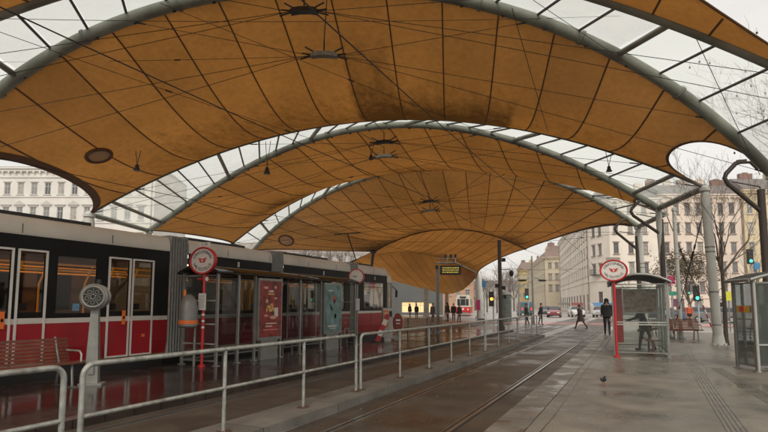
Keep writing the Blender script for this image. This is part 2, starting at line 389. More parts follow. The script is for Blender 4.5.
# ------------------------------------------------------------------ canopy: arches, glazed strips, membranes
H = 6.05
AR = {
 'B': ((-20.5, 5.5), (6.0, 17.2), .30, [22.897, -3.457, .597, -.09, .058]),
 'A': ((-21.5, 9.6), (4.5, 22.4), -.35, [22.428, .698, 4.712, .239, .298]),
 'C': ((-24.6, 18.0), (2.58, 23.8), .35, [16.892, -.434, .545, .061, .01]),
 'D': ((-26.9, 23.7), (1.13, 28.2), -.40, [18.228, 3.681, -1.698, .4, -.22]),
 'E': ((-27.1, 31.5), (1.5, 30.1), .30, [17.676, -2.406, 1.291, -.124, .114]),
 'F': ((-29.7, 37), (.3, 34.4), -.40, [19.251, 3.162, 3.198, .114, .237])}
def arch(k, dz=0, dy=0):
    L_, R_, ratio, q = AR[k]
    def f(t):
        t = min(1, max(0, t)); s = t * (1 - t) * sum(c * (2 * t - 1) ** i for i, c in enumerate(q))
        return Vector((L_[0] + (R_[0] - L_[0]) * t, L_[1] + (R_[1] - L_[1]) * t + ratio * s + dy, H + s + dz))
    return f
def arch2(L_, R_, rise, sy=0):
    L_ = Vector(L_); R_ = Vector(R_)
    return lambda t: L_.lerp(R_, min(1, max(0, t))) + Vector((0, sy, rise)) * 4 * t * (1 - t)
def offset(f, d):
    return lambda t: f(t) + Vector(d)
SEAMW = .045
def membrane(label, f1, f2, sag, eL, eR, nseam=20, stain=None, pw=.8, custom=None, skew=1.0, nt=96, nu=24, belt=(.006, .006)):
    o = thing('membrane_canopy', label, 'canopy roof', (0, 0, 0), group='orange membrane sheets of the canopy')
    def pt(u, t):
        s = (4 * u * (1 - u)) ** .75
        tt = min(max(t, eL * s), 1 - eR * s)
        p = f1(tt).lerp(f2(tt), u)
        us = u ** skew; ss = 4 * us * (1 - us)
        p.z -= sag * ss * (math.sin(math.pi * min(1, max(0, tt))) ** pw)
        return p
    me = bpy.data.meshes.new('membrane'); V = []; Fs = []; st = []; pn = []
    rr = random.Random(hash(label) % 1000 if False else len(label)); pv = [rr.uniform(.91, 1.09) for _ in range(nseam + 2)]
    for j in range(nt + 1):
        for i in range(nu + 1):
            u = i / nu; t = j / nt; V.append(pt(u, t))
            st.append(stain(u, t) if stain else 0.0)
    for j in range(nt):
        for i in range(nu):
            a = j * (nu + 1) + i; Fs.append((a, a + 1, a + nu + 2, a + nu + 1))
    me.from_pydata([tuple(v) for v in V], [], Fs)
    a = me.attributes.new('stain', 'FLOAT', 'POINT'); a.data.foreach_set('value', st)
    a = me.attributes.new('panel', 'FLOAT', 'FACE'); a.data.foreach_set('value', [pv[int((j + .5) / nt * nseam)] for j in range(nt) for i in range(nu)])
    me.materials.append(MEM); smooth(me, 180)
    mo = bpy.data.objects.new('membrane', me); COL.objects.link(mo); mo.parent = o
    b = MB()
    for k in range(1, nseam):
        t = k / nseam; dt = SEAMW / 28 / 2
        n_ = 24
        for i in range(n_):
            u0 = i / n_; u1 = (i + 1) / n_
            if not all(eL * e_ < t < 1 - eR * e_ for e_ in ((4 * u0 * (1 - u0)) ** .75, (4 * u1 * (1 - u1)) ** .75)): continue
            A_, B_, C_, D_ = pt(u0, t - dt), pt(u1, t - dt), pt(u1, t + dt), pt(u0, t + dt)
            z = Vector((0, 0, -.025)); b.face([A_ + z, B_ + z, C_ + z, D_ + z])
            z2 = Vector((0, 0, -.006)); b.face([A_ + z, A_ + z2, B_ + z2, B_ + z]); b.face([D_ + z, D_ + z2, C_ + z2, C_ + z])
    sm_ = b.build('seam_strips', m_seam, o); 
    # edge belts and cables on the open sides
    for t in (0, 1):
        b = MB(); b.tube([pt(i / 30, t) for i in range(31)], .028, 6); b.build('edge_cable', m_seam, o, 60)
        b = MB(); z = Vector((0, 0, -.02))
        def inn(u): e_ = (4 * u * (1 - u)) ** .75; return (eL * e_ + belt[0]) if t == 0 else (1 - eR * e_ - belt[1])
        for i in range(30): b.face([pt(i / 30, t) + z, pt((i + 1) / 30, t) + z, pt((i + 1) / 30, inn((i + 1) / 30)) + z, pt(i / 30, inn(i / 30)) + z])
        b.build('edge_belt', m_seam, o)
    return o, pt
def glazed(label, near, far, n, rn, rf, thick=5, off=2, t0=0, t1=1):
    o = thing('glazed_roof_strip', label, 'glass roof', group='glazed strips between the membranes')
    b = MB(); b.tube([near(t0 + (t1 - t0) * i / 70) for i in range(71)], rn, 10); b.build('near_arch', m_rib if rn < .12 else m_tube, o, 60)
    b = MB(); b.tube([far(t0 + (t1 - t0) * i / 70) for i in range(71)], rf, 14); a = b.build('far_arch', m_tube, o, 60)
    b = MB(); b.tube([near(0), far(0)], .13, 10); b.build('end_beam', m_tube, o, 60)
    b = MB(); b.tube([near(1), far(1)], .13, 10); b.build('end_beam', m_tube, o, 60)
    for k in range(1, n):
        t = k / n; r = .10 if k % thick == off else .045
        p, q = near(t), far(t)
        if k % thick != off: p = p + Vector((0, 0, .05)); q = q + Vector((0, 0, .12))
        b = MB(); b.tube([p, q], r, 8); b.build('rib', m_tube if k % thick == off else m_rib, o, 60)
    for k in range(n):
        ta, tb = k / n + .03 / n, (k + 1) / n - .03 / n
        z = Vector((0, 0, rf * .75 + .04)); zn = Vector((0, 0, .10))
        A_, B_, C_, D_ = near(ta) + zn, near(tb) + zn, far(tb) + z, far(ta) + z
        b = MB(); t_ = Vector((0, 0, .012))
        b.vf([A_, B_, C_, D_, A_ + t_, B_ + t_, C_ + t_, D_ + t_], [(0, 1, 2, 3), (4, 5, 6, 7)][:1]); b.build('pane', m_roofglass, o)
    for k in range(1, 9):
        t = k / 9; e_ = .0016
        for s_ in (-1, 1):
            b = MB(); b.tube([far(t + s_ * e_ * .2), far(t + s_ * (e_ * .2 + .0012))], rf * 1.22, 16)
            b.build('flange', m_tube, o, 40)
    # small clamps under the big tube
    b = MB()
    for k in range(1, n):
        p = far(k / n + .01) - Vector((0, 0, rf + .02)); b.box(p, (.10, .05, .06))
    b.build('clamp', m_black, o)
    return o
gA, gB, gC, gD, gE, gF = (arch(k) for k in 'ABCDEF')
glazed('broad glazed strip overhead at the camera end of the canopy', gB, gA, 22, .15, .20, 5, 3)
glazed('middle glazed strip crossing the whole picture above the shelters', gC, gD, 27, .07, .165, 5, 1)
glazed('third glazed strip, half hidden behind the sagging second membrane', gE, gF, 25, .07, .15, 5, 2)
Zr = arch2((-18.5, -6, H), (8.5, 3.5, H), 5.5, -1.5)
def st1(u, t):
    k = t * 16
    first = 8 <= k < 9
    band = min(1, max(0, (u - (.05 if first else .34)) / (.75 if first else .42)))
    mid = .86 if first else .80 if 9 <= k < 10.9 else .72 if 10.9 <= k < 11.6 else .42 if 7 <= k < 8 else .40 if 3 < k < 7 else .22
    return .95 * band * mid
def st3(u, t): return .62 * min(1, max(0, (u - .66) / .3)) * (.75 + .25 * math.sin(t * 23))  # darkens the rear rim, for contrast with the fourth sheet
def st2(u, t): return .5 * max(0, 1 - abs(u - .75) / .3) * (.3 + math.exp(-((t - .2) / .08) ** 2) + math.exp(-((t - .55) / .1) ** 2))
UP = (0, 0, .03)
membrane('nearest membrane sheet, only its corner and edge showing at the top of the picture', Zr, gB, .9, .10, .34, stain=None, belt=(.01, .004))
PT1 = membrane('largest orange membrane sheet, filling the top of the picture with a dark mould stain', gA, offset(gC, (0, 0, .0)), 1.1, .055, .077, 16, st1, skew=1.3, belt=(.012, .003))[1]
membrane('second orange membrane sheet, between the middle and third glazed strips', gD, gE, 1.0, .012, .04, 16, st2, skew=1.3, belt=(.004, .004))
Gl = (-20.36, 41.6, 6.05); Gr = (-7.94, 44.6, 6.05)
G1 = arch2(Gl, Gr, 1.85, 0)
PT3 = membrane('third orange membrane sheet, narrowing to two close corners at its rear', gF, G1, 1.2, .02, .03, 18, st3)[1]
Ir = PZ(478, 273, 5.5); Il = P(335, 268, 62)
G2 = G1
I1 = arch2(Il, Ir, 2.2, 0)
b = MB(); b.tube([G1(i / 40) - Vector((0, 0, .03)) for i in range(41)], .06, 8); tag(b.build('rim_contrast_tube', m_seam, None, 60), 'brown tube added to darken the rim between the third and fourth membrane sheets', 'rim tube')  # dark line added along the rim for contrast between the two sheets
membrane('fourth orange membrane sheet, low behind the display post', G2, I1, .35, .03, .03, 16, lambda u, t: .5 * max(0, (u - .6) / .4))  # rear rim darkened too, to set off the farthest sheet
edge5 = [P(*v) for v in [(350, 272, 84), (380, 278, 82), (403, 283.5, 80), (420, 288, 78), (438, 292.5, 76), (447, 294.5, 74), (455, 293, 71), (463, 290, 68), (470, 284, 65), (476, 278, 62)]]
def E5(t):
    t = min(1, max(0, t)) * (len(edge5) - 1); i = min(int(t), len(edge5) - 2); return edge5[i].lerp(edge5[i + 1], t - i)
I2 = I1
membrane('farthest orange membrane sheet, drooping to a low rim above the waiting people', I2, E5, .3, 0, 0, 14, None)

# drain rings sewn into the membranes
def ring(pt, px, py, r, label):
    best = None
    for i in range(60):
        for j in range(120):
            v = pt(i / 60, j / 120); d = np.array(v) - np.array([0, 0, EYE]); f_ = d @ CF
            e = (384 + F_PX * (d @ RGT) / f_ - px) ** 2 + (CY - F_PX * (d @ CU) / f_ - py) ** 2
            if best is None or e < best[0]: best = (e, i / 60, j / 120, v)
    _, u, t, c = best; nx = (pt(u, t + .01) - pt(u, t - .01)).normalized(); ny = (pt(u + .02, t) - pt(u - .02, t)).normalized(); nz = nx.cross(ny).normalized()
    if nz.z > 0: nz = -nz
    ny = nz.cross(nx).normalized()
    M = Matrix.Translation(c + nz * .05) @ Matrix(((nx.x, ny.x, nz.x), (nx.y, ny.y, nz.y), (nx.z, ny.z, nz.z))).to_4x4(); n = 28
    b = MB(); b.tube([M @ Vector((r * math.cos(2 * math.pi * k / n), r * math.sin(2 * math.pi * k / n), 0)) for k in range(n + 1)], .075, 8, False)
    o = b.build('drain_ring', m_seam, None, 60); tag(o, label, 'drain ring', 'drain rings under the membranes')
    b = MB(); b.disc((0, 0), r * .95, r * .95, M, z=.01); b.build('ring_cloth', mat('ring_cloth', (.50, .30, .16), .8), o)
ring(PT1, 99, 154, .48, 'round brown drain ring under the largest membrane, top left above the tram')
ring(PT3, 286, 240, .6, 'round brown drain ring low on the third membrane, over the tram roof')

# hubs and their cables
def hub(c, f, col, up, label, top=None):
    o = thing('cable_hub', label, 'cable hub', c, group='cable hubs hung under the arches'); HS = .72
    d = (f(.6) - f(.4)).normalized(); a = math.atan2(d.y, d.x)
    b = MB(); M = Matrix.Rotation(a, 4, 'Z')
    poly = [(-.55, -.07), (-.6, .02), (-.45, .13), (-.2, .17), (.2, .17), (.45, .13), (.6, .02), (.55, -.07), (.2, -.02), (-.2, -.02)]
    b.prism([(x * HS, y * HS) for x, y in poly], M @ Matrix.Translation((0, .12, 0)) @ Matrix.Rotation(math.pi / 2, 4, 'X'), .24)
    b.build('plate', col, o)
    for s in (-1, 1):
        for x, z, e_ in ((.56, -.02, -.09), (.5, .06, .02), (.36, .14, .15)):
            b = MB(); b.tube([M @ Vector((s * x * HS, 0, z * HS)), M @ Vector((s * (x * HS + .34), 0, z + e_))], .026, 8); b.build('turnbuckle', m_black, o, 50)
    b = MB(); b.tube([Vector((0, 0, .1)), Vector((0, 0, .5))], .025, 8); b.build('hanger', m_black, o, 50)
    b = MB(); cc = Vector(c)
    for t in (0, .07, .27, .73, .93, 1):
        s = -1 if t < .5 else 1
        p = M @ Vector((s * .6 * HS, 0, .02)); q = f(t) - cc
        b.tube([p, q], .0095, 5)
        e = q + (p - q).normalized() * .7; b.tube([q + (p - q).normalized() * .35, e], .026, 6)
    b.tube([Vector((0, 0, .5)), f(.5) - cc], .017, 5)
    b.build('stay_cables', m_wire, o)
    return o
m_hubg = mat('hub_grey', (.24, .23, .19), .7, .2, .5, 14)
def hubat(px, py, f, k, label, col):
    # on the vertical plane through the arch's feet, shifted to its crown
    cy = f(.5).y; r = ray(px, py); c = Vector(np.array([0, 0, EYE]) + r * cy / r[1]); hub(c, f, col, 0, label)
hubat(304, 12, gB, 0, 'black cable hub nearest the camera, at the top of the picture', m_black)
hubat(324, 56, gA, 0, 'speckled grey cable hub hung below the largest membrane', m_hubg)
hubat(384, 143, gC, 0, 'black cable hub just below the crown of the middle glazed strip', m_black)
hubat(384, 157, gD, 0, 'grey cable hub right under the black one at the second membrane', m_hubg)
hubat(429, 202, gE, 0, 'small black cable hub before the third membrane', m_black)
hubat(430, 211, gF, 0, 'smallest grey cable hub under the third membrane', m_hubg)

# columns, brown masts with bent brackets, guys
def column(base, top, r, label, rings=((.62, .03), (.66, .03), (.28, .02))):
    base = Vector(base); top = Vector(top); o = thing('canopy_column', label, 'column', base, group='steel columns carrying the canopy')
    d = top - base
    b = MB(); b.tube([Vector((0, 0, 0)), d * .5, d * .97, d], [r, r, r, r * .8], 20); b.build('shaft', m_col, o, 40)
    b = MB(); b.tube([Vector((0, 0, 0)), Vector((0, 0, .12)), Vector((0, 0, .5))], [r * 1.45, r * 1.4, r * 1.02], 20)
    for k in range(8):
        a = k * math.pi / 4; b.box((math.cos(a) * r * 1.5, math.sin(a) * r * 1.5, .04), (.08, .08, .08), rz=a)
    b.build('base_shoe', m_col, o, 40)
    b = MB()
    for fr, h in rings: b.tube([d * fr, d * fr + Vector((0, 0, h))], r * 1.07, 20)
    b.build('band', m_galvd, o, 40)
    b = MB(); b.tube([d, d + Vector((0, 0, .12))], r * 1.15, 16); b.ellipsoid(d + Vector((0, 0, .12)), (r * .9, r * .9, r * .7)); b.build('head', m_col, o, 40)
    return o
dn = Vector((0, 0, -.15))
column((2.80, 24.3, 0), Vector((2.58, 23.8, H)) + dn, .165, 'thick pale column in the open at the right, with dark rings', ((.60, .05), (.63, .05), (.34, .05), (.13, .03)))
column((1.33, 28.5, 0), Vector((1.13, 28.2, H)) + dn, .14, 'pale column just right behind the red and glass shelter')
column((.45, 34.6, 0), Vector((.3, 34.4, H)) + dn, .19, 'pale column seen above the middle of the shelter roof')
column((P(674, 211, 24.5).x + .03, P(674, 211, 24.5).y, 0), P(674, 211, 24.5), .085, 'slim pale post between the two columns at the right')
column((-24.6, 18.2, 0), Vector((-24.6, 18.0, H)) + dn, .25, 'white column top showing over the tram roof at the left')
column((-26.9, 23.8, 0), Vector((-26.9, 23.7, H)) + dn, .2, 'column hidden low behind the tram at the second glazed strip')
column((-21.6, 9.7, 0), Vector((-21.5, 9.6, H)) + dn, .25, 'column beyond the left edge of the picture behind the tram')
column((4.6, 22.6, 0), Vector((4.5, 22.4, H)) + dn, .2, 'column beyond the glass kiosk at the right edge')
column((6.1, 17.4, 0), Vector((6.0, 17.2, H)) + dn, .2, 'column outside the picture to the right of the kiosk')
column(PZ(481, 318.5, 0), Ir, .42, 'far pale column holding the corner of the fourth membrane')
column(PZ(446.5, 320, 0), edge5[5] - Vector((0, 0, .05)), .26, 'short white column under the low rim of the farthest membrane')
column(G(426, 66), P(426, 290, 66), .3, 'white column before the lit shopfront under the canopy')
def bracket(foot, d, s, px, label, base=True):
    """bent brown bracket and its mast, in the plane facing the platform"""
    f = Vector(foot); o = thing('bracket_mast', label, 'mast', (f.x, f.y, 0), group='brown masts with bent brackets')
    R_ = Vector(RGT)
    def q(a, z): return R_ * a * s + Vector((0, 0, f.z + z * s))
    b = MB(); b.tube([q(px + .0, -.55), q(px, -f.z / s + .0)], .12 * s, 10); b.tube([q(px, -f.z / s), q(px, -f.z / s + .15)], .2 * s, 12); b.build('mast', m_mast, o, 40)
    b = MB(); b.tube([q(-.75, .42), q(-.95, .36), q(-1.30, 0), q(-1.36, -.16), q(-1.25, -.36), q(px - .1, -1.25), q(px, -1.35)], .075 * s, 10); b.build('bent_bracket', m_mast, o, 50)
    b = MB(); b.tube([q(-.9, .38), q(-.45, .40), q(-.2, .15)], .05 * s, 8); b.tube([q(-1.1, -.28), q(-.2, -.45), q(px, -.5)], .02, 6); b.box(q(-.75, .42), (.3 * s, .14 * s, .12 * s)); b.build('tie_rod', m_mast, o, 40)
    return o
bracket((4.15, 21.9, H - .05), 19, 1.0, -.15, 'largest brown mast with a bent bracket, rising behind the glass kiosk')
bracket((1.13, 28.2, H), 25, .95, .1, 'brown mast with a bent bracket beside the slim column')
bracket((.3, 34.4, H), 30, 1.0, -.1, 'smallest brown mast with a bent bracket above the oval sign')
def vmast(c, label):
    o = thing('strut_mast', label, 'mast', (c.x, c.y, 0)); d = c.z
    b = MB(); R_ = Vector(RGT)
    b.tube([R_ * -2.2 + Vector((0, 0, d + 1.7)), Vector((0, 0, d))], .12, 8); b.tube([R_ * -.15 + Vector((0, 0, d + 1.7)), Vector((0, 0, d))], .12, 8); b.build('struts', m_mast, o, 50)
    b = MB(); b.tube([R_ * -2.5 + Vector((0, 0, d + 1.55)), R_ * -2.2 + Vector((0, 0, d + 1.75)), R_ * -.15 + Vector((0, 0, d + 1.75)), R_ * .15 + Vector((0, 0, d + 1.55))], .14, 8); b.build('top_bar', m_mast, o, 50)
    b = MB(); b.tube([R_ * -.6, Vector((0, 0, d))], .13, 10); b.ellipsoid((0, 0, d), (.28, .28, .2)); b.build('mast', m_mast, o, 50)
vmast(Vector((-20.36, 41.6, 6.05)), 'dark mast with two splayed struts under the third membrane')
# guys with red and white sleeves at the right
def guy(p, q, label, sleeve=True):
    p = Vector(p); q = Vector(q); o = thing('guy_cable', label, 'guy cable', q, group='guy cables by the right columns')
    b = MB(); b.tube([p - q, Vector((0, 0, 0))], .022, 6); b.build('cable', m_wire, o)
    b = MB(); d = (p - q)
    for k in range(8):
        b.mat(m_red if k % 2 == 0 else m_white); a = .02 + k * .035; b.tube([d * a, d * (a + .035)], .035, 8)
    b.build('warning_sleeve', None, o, 50)
    b = MB(); b.tube([d * .62, d * .68], .05, 8); b.tube([d * .70, d * .73], .04, 8); b.build('turnbuckle', m_black, o, 50)
guy(P(705, 205, 21.6), PZ(672, 338, 0), 'dark guy cable slanting down left from the thick pale column')
guy(P(667, 216, 25.2), PZ(716, 338, 0), 'dark guy cable slanting down right behind the bench')

# ------------------------------------------------------------------ overhead wires
def wire(pts, label, group=None, r=.009, fit=None, name='contact_wire', cat='wire'):
    b = MB(); pts = [Vector(p) for p in pts]
    full = []
    for p, q in zip(pts, pts[1:]):
        n = 8; L_ = (q - p).length
        for i in range(n): s = i / n; v = p.lerp(q, s); v.z -= 4 * s * (1 - s) * L_ * L_ * .0004; full.append(v)
    full.append(pts[-1]); b.tube(full, r, 5)
    if fit:
        for t in fit:
            i = int(t * (len(full) - 1)); v = full[i]; w = full[min(i + 1, len(full) - 1)]; d = (w - v).normalized()
            b.tube([v, v + d * .2], .026, 8)
    o = b.build(name, m_wire, None); tag(o, label, cat, group or 'overhead tram wires'); return o
wire([(-3.1, -8, 5.05), (-3.1, 18, 5.05), (-3.1, 40, 5.05), (-3.1, 66, 5.0)], 'contact wire above the near empty track')
wire([(-5.85, -8, 4.75), (-5.85, 16, 4.95), (-5.85, 40, 5.0), (-5.85, 66, 5.0)], 'contact wire above the second track by the handrail')
wire([(-12.5, -8, 5.0), (-12.5, 18, 5.0), (-12.5, 40, 5.0), (-12.5, 60, 5.0)], 'contact wire over the modern tram')
sp = [((-100, 62, 17), (420, 52, 19), 'span wire from the hub level leftwards across the largest membrane'),
      ((-30, 18, 14), (620, 16, 17), 'topmost span wire nearly level across the largest membrane'),
      ((-20, 25, 12), (430, 175, 26), 'long span wire slanting down to the right over the tram'),
      ((160, 3, 14), (690, 205, 24), 'span wire slanting down to the right column'),
      ((533, 0, 13), (700, 110, 17), 'span wire inside the broad glazed strip at the right'),
      ((96, 212, 28), (640, 125, 24), 'span wire rising to the right across the second membrane'),
      ((150, 231, 31), (655, 168, 27), 'thin span wire below the middle glazed strip'),
      ((230, 245, 36), (660, 190, 26), 'thin span wire crossing the third membrane'),
      ((300, 225, 34), (650, 232, 30), 'thin span wire low across the third membrane'),
      ((330, 240, 42), (500, 242, 34), 'wire running to the catenary post from the left'),
      ((500, 246, 33.5), (632, 232, 31), 'wire from the catenary post to the far right column'),
      ((500, 268, 33.5), (620, 262, 60), 'street wire from the catenary post towards the corner house'),
      ((500, 252, 33.5), (570, 262, 110), 'upper street wire fading towards the far houses'),
      ((690, 25, 14), (760, 175, 19), 'thin wire hanging across the glazing at the right'),
      ((512, 8, 13), (548, 132, 20), 'steep wire dropping to the crown of the middle strip')]
for i, (a, c, lab) in enumerate(sp):
    wire([P(*a), P(*c)], lab, 'span wires across the canopy', .008 if i < 7 else .010, (.25, .6) if i in (0, 2, 3, 5, 6) else ((.7,) if i in (10, 11, 12) else None), 'span_wire')
def hanging_lamp(px, py, d, label, drop=.5, s=1):
    p = P(px, py, d); o = thing('hanging_lamp', label, 'lamp', p, group='lamps hung under the canopy')
    b = MB(); b.tube([(0, 0, .28 * s), (0, 0, .2 * s), (0, 0, .06 * s), (0, 0, -.1 * s)], [.05 * s, .1 * s, .12 * s, .2 * s], 12); b.build('lamp_shade', m_black, o, 40)
    b = MB(); b.tube([(0, 0, .28 * s), (-.1, 0, .28 + drop)], .012, 5); b.tube([(0, 0, .28 * s), (.15, 0, .28 + drop)], .012, 5); b.build('suspension', m_wire, o)
    b = MB(); b.disc((0, 0), .18 * s, .18 * s, Matrix.Translation((0, 0, -.09 * s))); b.build('lens', m_lgrey, o)
hanging_lamp(267, 172, 21.5, 'dark lamp hanging over the tram, before the second membrane', 1.0, .75)
hanging_lamp(609, 170, 20.5, 'dark bell lamp hanging below the glazing at the right', .5, .6)
hanging_lamp(137, 169, 18, 'small black lamp hanging left under the largest membrane', .35, .6)
hanging_lamp(371, 158, 24, 'small black lamp beside the grey cable hub', .35, .6)

# ------------------------------------------------------------------ handrail along the median
def handrail(ys, label, gap_first=False, x=-4.62, ends=(True, True)):
    o = thing('handrail', label, 'handrail', (x, ys[0], 0), group='tubular handrail panels on the median')
    y0 = 0; y1 = ys[-1] - ys[0]; r = .026; c = .11
    pts = []
    def arc(cy, s): return [Vector((0, cy + s * -c * math.cos(a), 1.0 - c + c * math.sin(a))) for a in [i * math.pi / 12 for i in range(7)]]
    pts = [Vector((0, y0, 0))] + arc(y0 + c, 1) + arc(y1 - c, -1)[::-1] + [Vector((0, y1, 0))]
    b = MB(); b.tube(pts, r, 12); b.build('top_rail', m_galv, o, 60)
    b = MB(); b.tube([(0, y0 + .01, .53), (0, y1 - .01, .53)], r * .8, 10); b.build('middle_rail', m_galv, o, 60)
    for y in ys:
        yy = y - ys[0]
        if 0 < yy < y1: b = MB(); b.tube([(0, yy, 0), (0, yy, .98)], r * .92, 10); b.build('post', m_galv, o, 60)
        b = MB(); b.box((0, yy, .006), (.13, .17, .014))
        for sx in (-1, 1):
            b.tube([(sx * .045, yy + .055, .01), (sx * .045, yy + .055, .03)], .011, 6); b.tube([(sx * .045, yy - .055, .01), (sx * .045, yy - .055, .03)], .011, 6)
        b.build('foot_plate', mat('rusty_plate', (.10, .055, .03), .8, .1, .4, 12), o)
    return o
handrail([-1.6, 0.4, 1.5, 3.22], 'nearest handrail panel, cut by the left edge of the picture')
handrail([3.40, 5.3, 7.05, 8.75], 'second handrail panel with its rounded end near the bench')
handrail([8.93, 10.75, 12.55, 14.3, 16.1, 17.9], 'third handrail panel, starting at the double post')
handrail([18.05, 19.9, 21.7, 23.4], 'fourth handrail panel in the middle distance')
handrail([23.55, 25.3, 26.9, 28.4], 'farthest handrail panel, ending at the street crossing')

# ------------------------------------------------------------------ walls with openings
def wall(b, O, u, n, W, z0, z1, ops, rev=.12):
    """O: origin, u: unit along the wall, n: outward normal; ops: (u0,u1,z0,z1)"""
    O = Vector(O); u = Vector(u); n = Vector(n); Zv = Vector((0, 0, 1))
    us = sorted({0, W} | {o[0] for o in ops} | {o[1] for o in ops}); zs = sorted({z0, z1} | {o[2] for o in ops} | {o[3] for o in ops})
    p = lambda a, z, e=0: O + u * a + Zv * z - n * e
    for a, c in zip(us, us[1:]):
        if c - a < 1e-6: continue
        for e, g in zip(zs, zs[1:]):
            if g - e < 1e-6: continue
            m_, k_ = (a + c) / 2, (e + g) / 2
            if any(o[0] < m_ < o[1] and o[2] < k_ < o[3] for o in ops): continue
            b.face([p(a, e), p(c, e), p(c, g), p(a, g)])
    for o in ops:
        a, c, e, g = o
        b.face([p(a, e), p(c, e), p(c, e, rev), p(a, e, rev)]); b.face([p(a, g), p(c, g), p(c, g, rev), p(a, g, rev)])
        b.face([p(a, e), p(a, g), p(a, g, rev), p(a, e, rev)]); b.face([p(c, e), p(c, g), p(c, g, rev), p(c, e, rev)])

# ------------------------------------------------------------------ modern low-floor tram on the left
TX = -11.30
def SY(px): return float((TX / (ray(px, 300)[0])) * ray(px, 300)[1])   # position along the tram's side for a pixel column
m_tblack = mat('tram_black', (.010, .009, .0085), .34, 0, .2, 2, spec=.07)
m_tred = mat('tram_red', (.33, .006, .012), .35, 0, .08, 2, dirt=.4, dirtcol=(.10, .012, .012), spec=.3)
m_tgrey = mat('tram_fairing', (.58, .55, .48), .4, 0, .1, 1.2, dirt=.3, dirtcol=(.26, .25, .22))
m_tstripe = mat('tram_stripe', (.60, .56, .50), .4, 0, .08, 3)
m_tframe = mat('door_frame_white', (.62, .60, .56), .4)
m_yell = mat('grab_rail', (.80, .36, .03), .35, 0, .1, 4, emit=(1, .36, .03), estr=.16)  # faint glow put into the rails so they look lit; no lamps
m_seat = mat('tram_seat', (.10, .08, .07), .6)
m_intw = mat('tram_interior', (.24, .13, .06), .6)
m_lamp = mat('tram_ceiling_lamp', (.8, .7, .5), .5, emit=(1, .60, .25), estr=8)
tram = thing('modern_tram', 'long modern low floor tram in black and red with a grey roof fairing', 'tram', (TX, SY(168), 0))
TY0 = tram.location.y
ZS0, ZS1, ZW0, ZW1, ZB, ZT = 1.15, 1.26, 1.36, 2.60, 2.97, 3.37
